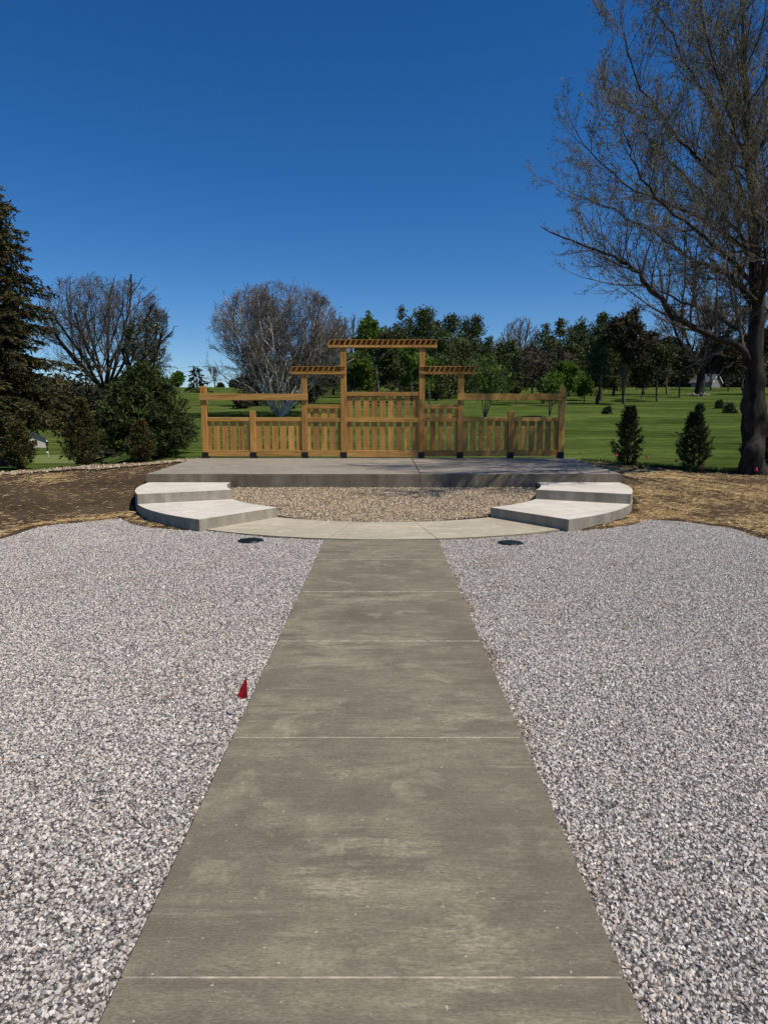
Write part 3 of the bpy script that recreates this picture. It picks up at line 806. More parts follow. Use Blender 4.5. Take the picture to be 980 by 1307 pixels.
for px, py, yt in postpx:
    cx = fx(px, py); zt = fz(yt)
    p = fpart('post', cx - PW / 2, cx + PW / 2, FY - PW / 2, FY + PW / 2, SZ + .012, zt, M_wv, bev=.008)
    posts.append((cx, zt)); base = SZ + .006
    bm = bmesh.new(); w2 = PW / 2 + .007
    lz = -p.location.z
    for (a0, a1, b0, b1) in ((-w2, w2, -w2, -PW / 2 - .001), (-w2, w2, PW / 2 + .001, w2)): box(bm, a0, a1, b0, b1, lz + .003, lz + .165, .002)
    for s in (-1, 1): box(bm, min(s * (PW / 2 + .001), s * w2), max(s * (PW / 2 + .001), s * w2), -w2 + .008, w2 - .008, lz + .003, lz + .165, .001)
    box(bm, -w2 - .008, w2 + .008, -w2 - .008, w2 + .008, lz + .001, lz + .008)
    for bx_ in (-.035, .035):
        for bz in (.05, .12):
            r = bmesh.ops.create_cone(bm, cap_ends=True, segments=6, radius1=.009, radius2=.009, depth=.010, matrix=Matrix.Translation((bx_, -w2 - .004, lz + bz)) @ Matrix.Rotation(R(90), 4, 'X'))
    bmobj('post_bracket', bm, M_black, p)
def rail(i, j, y0, y1):
    a, b_ = posts[i][0] + PW / 2 + .001, posts[j][0] - PW / 2 - .001
    fpart('rail', a, b_, FY - .062, FY - .022, fz(y1), fz(y0), M_wh)
def boards(i, j, ytop, ybot=578, pitch=.2195, w=.155):
    a, b_ = posts[i][0] + PW / 2 + .003, posts[j][0] - PW / 2 - .003
    mid = (a + b_) / 2; n = int((b_ - a) / pitch) + 1
    xs = [mid + (k - (n - 1) / 2) * pitch for k in range(n)]
    for x in xs:
        l, r_ = max(a, x - w / 2), min(b_, x + w / 2)
        if r_ - l < .03: continue
        j1 = random.Random(int(x * 1000)).uniform(-.004, .004)
        fpart('board', l, r_, FY - .020, FY + .003, fz(ybot), fz(ytop) + j1, M_wv, bev=.002)
for i, j in ((0, 1), (1, 2), (5, 6), (6, 7)):
    rail(i, j, 532.6, 537.6); rail(i, j, 574.6, 582.2); boards(i, j, 533.6)
for i, j in ((2, 3), (4, 5)):
    rail(i, j, 516.6, 521.6); rail(i, j, 533.2, 538.2); rail(i, j, 574.6, 582.4); boards(i, j, 517.6)
rail(3, 4, 500.2, 505.3); rail(3, 4, 533.2, 538.6); rail(3, 4, 575, 583.4); boards(3, 4, 501.5)
# long beams on the front of the posts
for a, b_ in ((254.6, 393.0), (583.4, 722.0)):
    fpart('beam', fx(a, 506), fx(b_, 506), FY - PW / 2 - .045, FY - PW / 2 - .002, fz(510.8), fz(502.6), M_wh)
# little slatted roofs
def roof(xa, xb, yt, ym, yb, first):
    x0, x1 = fx(xa, ym), fx(xb, ym); z0, z1, z2 = fz(yb), fz(ym), fz(yt)
    pl = fpart('roof_plate', x0, x1, FY - PW / 2 - .038, FY - PW / 2 - .003, z0, z1, M_wh, bev=.003)
    bk = fpart('roof_plate', x0, x1, FY + PW / 2 + .003, FY + PW / 2 + .038, z0, z2 - .022, M_wh, bev=.003)
    tp = fpart('roof_board', x0 + .02, x1 - .01, FY - PW / 2 - .036, FY + PW / 2 + .040, z2 - .020, z2 - .004, M_wh, bev=.002)
    n = int(round((x1 - x0) / .141)); step = (x1 - x0 - .05) / n; hgt = z2 - z1; lean = .075
    for k in range(n + 1):
        cx = x0 + .03 + step * k
        if k == 0: cx += .0
        bm = bmesh.new(); vs_ = box(bm, -.014, .014, -PW / 2 - .046, PW / 2 - .002, 0, hgt - .024, 0)
        for v in bm.verts: v.co.x += (v.co.z / hgt - .5) * lean; v.co.y += .0
        o = bmobj('roof_slat', bm, M_wd, fence); o.location = (cx, 0, z1 + .001 - SZ)
        # skip slats that would cut through a taller post
        if any(abs(cx - px_) < PW / 2 + .045 and zt > z1 + .05 for px_, zt in posts): bpy.data.objects.remove(o)
roof(418.6, 557.6, 433.3, 440.6, 443.6, 0)
roof(371.0, 441.2, 467.3, 474.6, 477.6, 0)
roof(534.6, 606.0, 467.3, 474.6, 477.6, 0)

# ------------------------------------------------------------------ small things near
M_lid = flat('dark_green_plastic', (.010, .018, .018), .4)
for px, py, rr_, lab in ((320, 688.5, .178, 'round dark drain cover in the gravel left of the walkway'), (651, 691.5, .172, 'round dark drain cover in the gravel right of the walkway')):
    v = (py - 653.5) / FPX; D = CH / ((ST + v * CT) / (CT - v * ST)); x = xat(px, D, 0)
    e = empty('drain_cover', (x, D, -.020)); tag(e, lab, 'drain cover', 'round drain covers')
    bm = bmesh.new()
    bmesh.ops.create_cone(bm, cap_ends=True, segments=40, radius1=rr_, radius2=rr_ - .004, depth=.02, matrix=Matrix.Translation((0, 0, 0)))
    bmobj('cover_rim', bm, M_lid, e)
    bm = bmesh.new(); bmesh.ops.create_cone(bm, cap_ends=True, segments=40, radius1=rr_ - .02, radius2=rr_ - .024, depth=.006, matrix=Matrix.Translation((0, 0, .0135)))
    for k in range(-4, 5):
        hl = math.sqrt(max(0, (rr_ - .035) ** 2 - (k * .033) ** 2)); box(bm, -hl, hl, k * .033 - .006, k * .033 + .006, .0168, .021, .001)
    for s in (-1, 1): bmesh.ops.create_cone(bm, cap_ends=True, segments=10, radius1=.012, radius2=.01, depth=.01, matrix=Matrix.Translation((s * (rr_ - .045), .02, .022)))
    bmobj('cover_lid', bm, M_lid, e)

M_red = flat('red_flag_film', (.42, .006, .012), .45, 0, .2, 30)
M_pink = flat('pink_flag_film', (.85, .06, .16), .4, 0, .1, 30)
M_orange = flat('orange_flag_film', (.75, .22, .05), .4, 0, .1, 30)
M_wire = flat('thin_wire', (.22, .21, .2), .4, .6)
def film(outline, mat, parent, curl=.012, thick=.0012, nm='flag'):
    """outline in (x, z), triangulated fan with a soft curl, given real thickness"""
    bm = bmesh.new(); n = len(outline); cx = sum(p[0] for p in outline) / n; cz = sum(p[1] for p in outline) / n
    ring = []
    for i in range(n):
        for s in (0, .5):
            a = Vector(outline[i]); b_ = Vector(outline[(i + 1) % n]); ring.append(a.lerp(b_, s))
    def crv(p): return curl * math.sin(p[0] * 60 + p[1] * 25)
    for yy in (0, thick):
        c = bm.verts.new((cx, crv((cx, cz)) + yy, cz)); vv = [bm.verts.new((p[0], crv(p) + yy, p[1])) for p in ring]
        for i in range(len(vv)): bm.faces.new((c, vv[i], vv[(i + 1) % len(vv)]))
        if yy == 0: keep = vv
    for i in range(len(keep)): bm.faces.new((keep[i], keep[(i + 1) % len(keep)], vv[(i + 1) % len(keep)], vv[i]))
    return bmobj(nm, bm, mat, parent)
# red flag by the walkway
D = 3.73; x = xat(315.5, D, .1)
e = empty('marker_flag', (x, D, -.03)); tag(e, 'red plastic marker flag stuck in the gravel left of the walkway', 'flag')
l = Limbs(); l.add([Vector((0, 0, -.04)), Vector((.002, 0, .12)), Vector((0, 0, .262))], [.0012] * 3); l.build('staff', M_wire, e, 5)
film([(.001, .262), (.002, .146), (-.020, .126), (-.030, .127), (-.056, .146), (-.030, .205)], M_red, e, .006)
# pink flags along the lawn edge
for i, (px, py, D, lab, mt) in enumerate(((787.5, 580, 17.0, 'small pink marker flag before the arborvitae nearest the stage', M_pink), (826, 583, 18.0, 'small pink marker flag on the lawn between the two right shrubs, nearer the left one', M_pink), (863, 587.5, 17.0, 'small pink marker flag just left of the shrub beside the big maple', M_pink), (896, 597, 15.7, 'small pink marker flag at the right foot of the shrub beside the big maple', M_pink), (965, 599, 14.6, 'small pink marker flag in front of the big maple trunk', M_pink), (740, 578, 19.5, 'faded orange marker flag on the lawn beside the right end of the stage', M_orange))):
    zc_ = zat(py, D); x = xat(px, D, zc_); z0 = Hs(x, D); hh = max(.12, zc_ - z0)
    e = empty('marker_flag', (x, D, z0)); tag(e, lab, 'flag', 'small marker flags along the lawn edge')
    l = Limbs(); l.add([Vector((0, 0, -.04)), Vector((0, 0, hh + .05))], [.0016] * 2); l.build('staff', M_wire, e, 4)
    s = .8 if mt is M_pink else .6
    film([(.004, hh + .05), (-.025 * s, hh + .03), (-.055 * s, hh - .035 * s), (-.01, hh - .05 * s), (.035 * s, hh - .045 * s), (.02 * s, hh + .0)], mt, e, .012)

# golf flag stick, ball washer post, shed on the left
M_white = flat('white_paint', (.78, .78, .76), .5, 0, .05); M_siding = flat('cream_siding', (.50, .46, .39), .7, 0, .06)
M_roofd = flat('dark_shingle', (.10, .10, .11), .8, 0, .2); M_glass = flat('window_glass', (.03, .035, .045), .15)
M_shut = flat('dark_shutter', (.03, .035, .04), .6)
D = 70; x = xat(62.5, D, -2.5); z0 = Hs(x, D) + .05
e = empty('golf_flagstick', (x, D, z0)); tag(e, 'thin golf pin with a small pale yellow flag on the putting green', 'golf pin')
l = Limbs(); l.add([Vector((0, 0, 0)), Vector((0, 0, .55))], [.02, .016]); l.build('pole', M_white, e, 6)
film([(0, .55), (0, .25), (-.2, .3), (-.22, .5)], M_white, e, .03)
D = 88; x = xat(61, D, -3); z0 = Hs(x, D)
e = empty('ball_washer', (x, D, z0)); tag(e, 'dark ball washer on a post on the grass right of the shed', 'ball washer')
bm = bmesh.new(); bmesh.ops.create_cone(bm, cap_ends=True, segments=10, radius1=.07, radius2=.06, depth=.9, matrix=Matrix.Translation((0, 0, .45))); bmobj('post', bm, M_black, e)
bm = bmesh.new(); box(bm, -.15, .15, -.12, .12, .9, 1.35, .03); bmobj('washer_body', bm, M_shut, e)
bm = bmesh.new(); bmesh.ops.create_uvsphere(bm, u_segments=10, v_segments=6, radius=.1, matrix=Matrix.Translation((0, 0, 1.42))); bmobj('cap', bm, M_white, e)

def house(px, D, w, dpt, hw_, hr, label, wall, roofm, windows, rz=0, nm='shed', trim=M_white, zoff=0):
    x = xat(px, D, 0); z0 = Hs(x, D) + zoff
    e = empty(nm, (x, D, z0), rz); tag(e, label, 'shed' if nm == 'shed' else 'house')
    # gable faces the viewer
    bm = bmesh.new()
    prof = [(-w / 2, -.3), (w / 2, -.3), (w / 2, hw_), (0, hw_ + hr), (-w / 2, hw_)]
    a = [bm.verts.new((p[0], -dpt / 2, p[1])) for p in prof]; b_ = [bm.verts.new((p[0], dpt / 2, p[1])) for p in prof]
    bm.faces.new(a); bm.faces.new(b_[::-1])
    for i in range(5): bm.faces.new((a[i], a[(i + 1) % 5], b_[(i + 1) % 5], b_[i]))
    bmobj('wall', bm, wall, e)
    bm = bmesh.new(); ov = .35; sl = hr / (w / 2)
    for s in (-1, 1):
        q = [(0, hw_ + hr + .03), (s * (w / 2 + ov), hw_ - sl * ov + .03), (s * (w / 2 + ov), hw_ - sl * ov + .17), (0, hw_ + hr + .17)]
        a = [bm.verts.new((p[0], -dpt / 2 - ov, p[1])) for p in q]; b_ = [bm.verts.new((p[0], dpt / 2 + ov, p[1])) for p in q]
        bm.faces.new(a); bm.faces.new(b_[::-1])
        for i in range(4): bm.faces.new((a[i], a[(i + 1) % 4], b_[(i + 1) % 4], b_[i]))
    bmobj('roof', bm, roofm, e)
    bm = bmesh.new()
    for s in (-1, 1):
        q = [(0, hw_ + hr + .16), (s * (w / 2 + ov), hw_ - sl * ov + .16), (s * (w / 2 + ov), hw_ - sl * ov - .02), (0, hw_ + hr - .02)]
        a = [bm.verts.new((p[0], -dpt / 2 - ov - .05, p[1])) for p in q]; b_ = [bm.verts.new((p[0], -dpt / 2 - ov - .003, p[1])) for p in q]
        bm.faces.new(a); bm.faces.new(b_[::-1])
        for i in range(4): bm.faces.new((a[i], a[(i + 1) % 4], b_[(i + 1) % 4], b_[i]))
    bmobj('fascia', bm, roofm if nm == 'shed' else trim, e)
    for (wx, wz, ww, wh) in windows:
        bm = bmesh.new(); y = -dpt / 2
        box(bm, wx - ww / 2 - .08, wx + ww / 2 + .08, y - .06, y - .003, wz - .08, wz + wh + .08, .0); f = bmobj('window', bm, trim, e)
        bm = bmesh.new(); box(bm, wx - ww / 2, wx - .03, y - .075, y - .063, wz, wz + wh); box(bm, wx + .03, wx + ww / 2, y - .075, y - .063, wz, wz + wh); bmobj('pane', bm, M_glass, f)
        for s in (-1, 1):
            bm = bmesh.new(); xc = wx + s * (ww / 2 + .28); box(bm, xc - .17, xc + .17, y - .05, y - .003, wz - .05, wz + wh + .05); bmobj('shutter', bm, M_shut, e)
    return e
house(33, 112, 5.2, 3.5, 1.5, 1.15, 'small cream shed with shuttered window and dark gable roof beyond the putting green', M_siding, M_roofd, [(.55, .45, .75, .75)], rz=R(31))
house(897, 150, 3.6, 4.5, 1.0, 1.5, 'far small white gabled house with grey roof half hidden behind the bare tree', flat('weathered_wall', (.22, .2, .18)), M_roofd, [], R(38), nm='house', zoff=0)

# ------------------------------------------------------------------ near trees
# big maple at the right
def make_maple():
    rg = random.Random(11); rs = np.random.RandomState(11)
    D0 = 15.3; bx, bz = xat(962, D0, .4), Hs(8.0, 15.3) - .05
    e = empty('maple_tree', (bx, D0, bz)); tag(e, 'huge dark trunked maple with bare twigs and tiny buds at the right edge', 'tree')
    off = Vector((bx, D0, bz))
    def W(px, py, dD=0): return pt(px, py, D0 + dD) - off
    tr = Limbs(); l2 = Limbs(); tips = []
    tp = [W(961, 612), W(961, 590), W(961.5, 560), W(963, 535), W(962, 505), W(962, 470), W(964, 430), W(965, 390), W(963, 330), W(962, 280), W(957, 220), W(952, 150), W(950, 90), W(947, 20), W(950, -60), W(946, -150)]
    tr_ = [.35, .265, .245, .25, .190, .175, .16, .14, .12, .10, .085, .07, .058, .048, .035, .02]
    P = resample(tp, 60); rr = list(np.interp(np.linspace(0, len(tr_) - 1, 61), np.arange(len(tr_)), tr_))
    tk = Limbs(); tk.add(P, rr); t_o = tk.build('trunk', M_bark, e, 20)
    # gnarl the trunk: burls and flutes
    for v in t_o.data.vertices:
        c = v.co; n_ = noise.noise(Vector((c.x * 3.2, c.y * 3.2, c.z * 1.5 + 3))) * .5 + noise.noise(Vector((c.x * 9, c.y * 9, c.z * 4))) * .22
        k = sstep(3.2, 1.0, c.z) * .11 + .02
        ax = Vector((np.interp(c.z, [p.z for p in P], [p.x for p in P]), np.interp(c.z, [p.z for p in P], [p.y for p in P]), c.z))
        d = (c - ax); d.z = 0
        if d.length > 1e-4: v.co = c + d.normalized() * n_ * k * 3.2
    limbs = [  # (points in picture position with depth offsets, radius)
        ([(955, 462, 0), (943, 441, -.3), (908, 428, -.9), (868, 410, -1.4), (836, 378, -1.8), (815, 350, -2.0), (790, 333, -2.3), (752, 316, -2.5), (700, 298, -2.6)], .125),
        ([(964, 405, 0), (948, 372, .2), (925, 349, .5), (894, 337, .8), (860, 315, 1.1), (833, 297, 1.3), (790, 273, 1.6), (738, 250, 1.8)], .10),
        ([(964, 350, 0), (950, 318, -.3), (925, 300, -.6), (894, 278, -.9), (842, 257, -1.3), (790, 230, -1.6), (745, 186, -1.8)], .09),
        ([(962, 300, 0), (945, 240, .3), (932, 195, .5), (920, 158, .8), (893, 110, 1.1), (864, 61, 1.4), (835, 10, 1.6), (820, -40, 1.8)], .085),
        ([(960, 285, 0), (930, 250, -.4), (905, 215, -.8), (872, 185, -1.2), (838, 140, -1.6), (808, 90, -1.9), (795, 40, -2)], .07),
        ([(956, 215, 0), (935, 160, -.4), (915, 100, -.9), (900, 40, -1.3), (880, -30, -1.6)], .06),
        ([(966, 420, 0), (985, 395, .3), (1020, 365, .6), (1070, 330, .9), (1120, 280, 1), (1150, 210, 1)], .11),
        ([(965, 360, 0), (990, 320, -.5), (1030, 260, -1), (1075, 190, -1.4), (1100, 110, -1.6)], .10),
        ([(962, 290, 0), (975, 240, .5), (1000, 170, 1.1), (1030, 90, 1.6), (1050, 0, 2)], .08),
        ([(966, 410, 0), (960, 385, 1.0), (940, 350, 2.2), (930, 300, 3.2), (925, 240, 3.9), (915, 170, 4.3)], .09),
        ([(966, 390, 0), (975, 360, -1.0), (985, 310, -2.2), (980, 250, -3.0), (985, 180, -3.5)], .09),
        ([(964, 440, 0), (938, 418, 1.0), (905, 398, 2.0), (870, 385, 2.8), (830, 368, 3.4), (790, 352, 3.8)], .085),
        ([(958, 250, 0), (965, 180, .8), (975, 100, 1.3), (985, 20, 1.8), (990, -70, 2)], .06),
        ([(955, 180, 0), (930, 120, .5), (905, 60, .9), (890, -10, 1.2), (870, -90, 1.4)], .05),
        ([(960, 476, 0), (938, 462, -.2), (925, 470, -.4), (912, 484, -.6), (900, 492, -.7)], .03),
        ([(962, 330, 0), (935, 290, 1.0), (900, 250, 1.9), (865, 215, 2.5), (830, 180, 3.0), (805, 140, 3.3)], .07),
        ([(963, 370, 0), (930, 330, -1.2), (895, 300, -2.2), (850, 265, -3.0), (815, 225, -3.5), (800, 180, -3.8)], .075),
    ]
    cfg = dict(levels=4, segs=[8, 7, 5, 4], taper=[.3, .3, .35, .5], wander=[.10, .12, .15, .18], up=[.06, .055, .04, .03], kids=[9, 7, 8, 0], start=[.12, .15, .12, 0], ang=[38, 36, 36, 28], len=[.52, .56, .56, .5], rk=.5, rmin=.0042, lift=.10)
    def env(p):
        w = p + off
        return w.x - off.x > -4.95 - .0 * w.z
    br = [Limbs(), Limbs(), Limbs(), Limbs()]
    for pts_, r0 in limbs:
        Q = [W(*q) for q in pts_]; Q = resample(Q, len(Q) * 3); n = len(Q)
        Q = [q + Vector((rg.gauss(0, .02), rg.gauss(0, .02), rg.gauss(0, .02))) if 0 < i else q for i, q in enumerate(Q)]
        rad = [max(.010, r0 * .72 * (1 - .88 * (i / (n - 1)) ** .8)) for i in range(n)]; br[0].add(Q, rad)
        Lg = sum((Q[i + 1] - Q[i]).length for i in range(n - 1)); small = r0 < .035
        nk = 4 if small else int(Lg * 5.0) + 2
        if small: continue
        for k in range(nk):
            t = .10 + .9 * (k + rg.random()) / nk; i = min(n - 2, int(t * (n - 1))); d = (Q[i + 1] - Q[i]).normalized()
            a = R(rg.uniform(28, 52)); q = d * math.cos(a) + perp(d, rg) * math.sin(a); q.z += .22; q.normalize()
            grow(br, Q[i], q, (rg.uniform(.9, 1.9) if not small else .22) * (1.15 - .45 * t), max(.008, rad[i] * .45), 1, cfg, rg, tips, env)
        grow(br, Q[-1], (Q[-1] - Q[-2]).normalized(), 1.2, rad[-1], 1, cfg, rg, tips, env)
    for k in range(40):       # shoots straight off the upper trunk
        i = rg.randint(30, 59); d = (P[i + 1] - P[i]).normalized(); a = R(rg.uniform(35, 60)); q = d * math.cos(a) + perp(d, rg) * math.sin(a)
        grow(br, P[i], q, rg.uniform(1.0, 2.2), rr[i] * .35, 1, cfg, rg, tips, env)
    br[0].build('limbs', M_bark, e, 9); 
    br[1].build('branches', M_twig, e, 5)
    tw = Limbs(); base = 0
    for q in br[2:]:
        tw.P += q.P; tw.Rr += q.Rr; tw.B += [x + base for x in q.B]; base += q.n
    tw.build('twigs', M_twig, e, 3)
    T = np.array([tuple(t[0]) for t in tips]); Dd = np.array([tuple(t[1]) for t in tips])
    keep = rs.uniform(size=len(T)) < .45; T, Dd = T[keep], Dd[keep]
    C = np.concatenate([T, T + rs.normal(size=T.shape) * .02, T + rs.normal(size=T.shape) * .035]); DD = np.concatenate([Dd, Dd, Dd])
    leaves('leaf_buds', C, .029, F_bud, e, rs, 0, .6, .5, dirs=DD)
    print('maple segs', len(tw.P), 'tips', len(T))
make_maple()

# left spruce and its neighbours
spruce(3, 222, 100, 19.0, 'tall ragged brown green spruce at the left edge behind the young shrubs', 5, F_spruce, ybot=534, dens=2.0, droop=.40, power=.60, needle=.060, ragged=.55, group=None, trunk_r=.2)
spruce(112, 448, 42, 27.0, 'narrow dark spruce squeezed between the big left spruce and the bushy white pine', 6, F_dark, ybot=590, dens=1.0, droop=.25, power=.75, needle=.085)
def bushpine(px, ytop, hw, D, label, seed):
    rg = random.Random(seed); rs = np.random.RandomState(seed)
    x = xat(px, D, 1); z0 = Hs(x, D); h = zat(ytop, D) - z0; w = hw * D / FPX
    e = empty('white_pine', (x, D, z0)); tag(e, label, 'tree')
    trunk_mesh((0, 0, -.1), (0, 0, h * .9), .12, .02, M_sprbark, e, rg=rg)
    lb = Limbs(); Cs = []; Ds = []
    for k in range(300):
        t = (k + rg.random()) / 300; a = k * 2.399 + rg.uniform(-.4, .4)
        L = w * (1 - t ** 1.7) ** .75 * rg.uniform(.72, 1.06) + .08
        dx, dy = math.cos(a), math.sin(a); n = 5; pts = []
        for i in range(n + 1):
            s = i / n; pts.append(Vector((dx * L * s, dy * L * s, .05 + h * .92 * t + L * (.05 * s + .22 * s * s))))
        lb.add(pts, [.02 * (1 - i / n) + .004 for i in range(n + 1)])
        for j in range(int(9 + L * 14)):
            s = .25 + .75 * rg.random() ** .6; f = s * n; i = min(n - 1, int(f)); p = pts[i].lerp(pts[i + 1], f - i)
            o = Vector((rg.gauss(0, .10), rg.gauss(0, .10), rg.gauss(0, .07)))
            for q in range(5):
                dd = Vector((dx * .6, dy * .6, .6)) + perp(Vector((0, 0, 1)), rg) * .8 + Vector((0, 0, rg.uniform(-.2, .5)))
                c = p + o; Cs.append(tuple(c)); Ds.append(tuple(dd.normalized()))
    lb.build('branches', M_sprbark, e, 4)
    leaves('crown', np.array(Cs), .15, F_pineb, e, rs, 0, .26, .4, dirs=np.array(Ds))
bushpine(186, 462, 60, 24.0, 'dense bushy green white pine with a rounded top left of the stage', 21)

arborvitae(24, 543, 24, 16.3, 'young browned arborvitae nearest the left edge in front of the spruce trunk', 31, F_arbb, 'young evergreen shrubs along the left bank')
arborvitae(106, 508, 27, 17.2, 'tallest rusty brown arborvitae of the left bank, right of the shed view', 32, F_arbb, 'young evergreen shrubs along the left bank', dens=1.15)
arborvitae(180, 538, 20, 18.2, 'small browned arborvitae in front of the bushy white pine', 33, F_arbb, 'young evergreen shrubs along the left bank')
arborvitae(801, 519, 21, 17.3, 'young dark arborvitae nearest the right end of the stage', 34, F_arb, 'young evergreen shrubs along the right bank')
arborvitae(885, 527, 25, 16.3, 'young dark arborvitae halfway between the stage and the big maple', 35, F_arb, 'young evergreen shrubs along the right bank')
arborvitae(972, 548, 26, 16.2, 'young dark arborvitae partly hidden behind the big maple trunk', 36, F_arb, 'young evergreen shrubs along the right bank')

# bare round elm and its neighbour
def bare_tree(px, ytop, hw, D, label, seed, twig=M_twig, thick=M_bark, ybot=None, kids=(9, 8, 7, 5), fork=0.3, stems=1, buds=None, nbuds=1, nm='bare_tree', group=None, spread=.5, rk=.6, trunk_r=None, up=.05, rmin=None, zbase=None, lev=5, cat='tree', nlimb=6, lenk=1.1):
    rg = random.Random(seed); rs = np.random.RandomState(seed)
    x = xat(px, D, 3); z0 = Hs(x, D); h = zat(ytop, D) - z0; w = hw * D / FPX
    cb = zat(ybot, D) - z0 if ybot else h * .3
    e = empty(nm, (x, D, z0)); tag(e, label, cat, group)
    cz = (cb + h) / 2; rz = (h - cb) / 2
    def env(p): return p.z < cz and (p.x / w) ** 2 + (p.y / w) ** 2 < 1 + .2 * noise.noise(p * .8) or (p.x / w) ** 2 + (p.y / w) ** 2 + ((p.z - cz) / rz) ** 2 < 1 + .25 * noise.noise(p * (4 / w))
    col = [Limbs() for _ in range(lev)]; tips = []
    r0 = trunk_r or h * .028
    cfg = dict(levels=lev, segs=[14, 9, 6, 5, 4][:lev], taper=[.35, .3, .3, .35, .5], wander=[.10, .13, .16, .18, .2], up=[up, up, up * .7, .03, .02], kids=list(kids) + [0], start=[.15, .15, .15, .15, 0], ang=[36, 36, 38, 36, 30], len=[.62, .6, .55, .5, .5], rk=rk, rmin=rmin or D * .00036)
    if stems == 1:
        tk = Limbs(); P = [Vector((0, 0, -.1)), Vector((.02 * h, 0, h * fork * .5)), Vector((0, 0, h * fork))]; P = resample(P, 6)
        tk.add(P, [r0 * (1.25 - .35 * i / 6) for i in range(7)]); tk.build('trunk', thick, e, 10); s0 = P[-1]; n1 = nlimb
    else: s0 = Vector((0, 0, -.1)); n1 = stems
    for k in range(n1):
        a = k * 2 * math.pi / n1 + rg.uniform(-.4, .4); sp = spread * rg.uniform(.5, 1.2)
        d = Vector((math.cos(a) * sp, math.sin(a) * sp, 1)).normalized()
        grow(col, s0 + Vector((math.cos(a), math.sin(a), 0)) * r0 * .5, d, (h - s0.z) * lenk, r0 * (.5 if stems == 1 else 1), 0, cfg, rg, tips, env)
    def merge(ls):
        o = Limbs()
        for q in ls: o.P += q.P; o.Rr += q.Rr; o.B += [b_ + o.n for b_ in q.B]; o.n += q.n
        return o
    merge(col[:2]).build('limbs', thick, e, 6); merge(col[2:]).build('twigs', twig, e, 3)
    if buds:
        T = np.array([tuple(t[0]) for t in tips]); T = np.repeat(T, nbuds, 0); T = T + rs.normal(size=T.shape) * w * .03
        leaves('leaf_buds', T, D * .0032, buds, e, rs, 0, .6)
    print(nm, px, 'pts', sum(len(q.P) for q in col), 'tips', len(tips))
    return e
bare_tree(134, 352, 78, 42.0, 'round crowned bare elm with dark spreading limbs behind the left evergreens', 41, M_twig, M_bark, ybot=476, fork=.38, spread=1.25, up=.045, kids=(11, 9, 7, 6), trunk_r=.2, rk=.5, rmin=.009, nlimb=10, lenk=1.25)
bare_tree(185, 398, 26, 38.0, 'small grey green budding tree at the right side of the bare elm', 42, M_greytwig, M_bark, ybot=480, buds=F_olive, kids=(7, 6, 5, 4), nbuds=1)
bare_tree(357, 362, 92, 46.0, 'pale barked multi stemmed sycamore spreading bare branches behind the left half of the fence', 43, M_syctwig, M_syc, ybot=520, stems=14, spread=1.15, kids=(10, 9, 7, 5), trunk_r=.078, up=.04, rk=.6, rmin=.010, lenk=.98, nm='sycamore_tree')
bare_tree(890, 378, 62, 90.0, 'thick trunked bare tree ringed by stones far out on the right lawn', 44, M_twig, M_bark, ybot=470, fork=.3, trunk_r=.5, spread=.9, kids=(9, 8, 7, 5), rmin=.026)

# background
pine_tree(512, 390, 13, 104, 'slim dark pine top rising above the middle of the fence', 51)
pine_tree(541, 396, 33, 96, 'broad dark pine behind the right post of the tall roof', 52, dens=1.3, crown_from=.15)
pine_tree(575, 401, 27, 88, 'dark pine behind the right low roof', 53, dens=1.3, crown_from=.12)
pine_tree(606, 402, 24, 97, 'tall dark pine right of the right low roof', 54, crown_from=.15, dens=1.2)
pine_tree(562, 425, 34, 80, 'lower dark pine closing the gap under the right low roof', 55, crown_from=.05, dens=1.3)
pine_tree(405, 415, 17, 82, 'dark pine showing through the right side of the pale sycamore', 56)
leafy_tree(484, 406, 25, 84, 'bright green leafing tree rising over the tall roof', 57, F_green, ybot=470, dens=1.3)
leafy_tree(452, 458, 32, 62, 'fresh green bushy tree between the left low roof and the middle panel', 58, F_green, ybot=535, dens=1.5)
leafy_tree(500, 425, 40, 70, 'grey green half leafed tree filling the opening over the middle panel', 59, F_olive, ybot=535, dens=1.3)
leafy_tree(527, 440, 22, 66, 'yellow green leafing tree behind the right post of the tall roof', 60, F_green, ybot=530, dens=.6)
pine_tree(328, 438, 34, 60, 'dark conifer standing behind the left half of the sycamore crown', 61, F_dark, crown_from=.03, dens=1.2)
pine_tree(388, 446, 34, 64, 'dark conifer behind the left low roof', 62, F_dark, crown_from=.03, dens=1.2)
leafy_tree(308, 508, 30, 56, 'low dark brushy shrub at the left foot of the sycamore', 89, F_brown, ybot=534, dens=1.0, nm='bush', cat='bush', multi=6, group='low shrubs round the sycamore')
leafy_tree(372, 500, 34, 54, 'low dark brushy shrub at the right foot of the sycamore', 90, F_olive, ybot=536, dens=1.0, nm='bush', cat='bush', multi=6, group='low shrubs round the sycamore')
bare_tree(445, 393, 24, 96, 'pale grey bare tree between the sycamore and the tall roof', 63, M_greytwig, M_greytwig, kids=(6, 5, 4), lev=4, group='bare trees along the far field')
bare_tree(639, 424, 16, 118, 'thin pale bare tree in the gap right of the dark pines', 64, M_greytwig, M_greytwig, kids=(6, 5, 4), lev=4, group='bare trees along the far field')
bare_tree(661, 406, 24, 122, 'tall pale bare tree between two groups of pines', 65, M_greytwig, M_greytwig, kids=(7, 6, 4), lev=4, group='bare trees along the far field')
pine_tree(678, 440, 24, 92, 'short dark pine below the tall pale bare tree', 66, crown_from=.2)
pine_tree(693, 414, 19, 98, 'flat topped pine left of the two tallest right pines', 67)
pine_tree(712, 406, 20, 96, 'tall flat topped pine above the reddish bare shrub tree', 68)
pine_tree(738, 409, 22, 94, 'pine between the flat topped pine and the brownish pines', 69, crown_from=.25, dens=1.2)
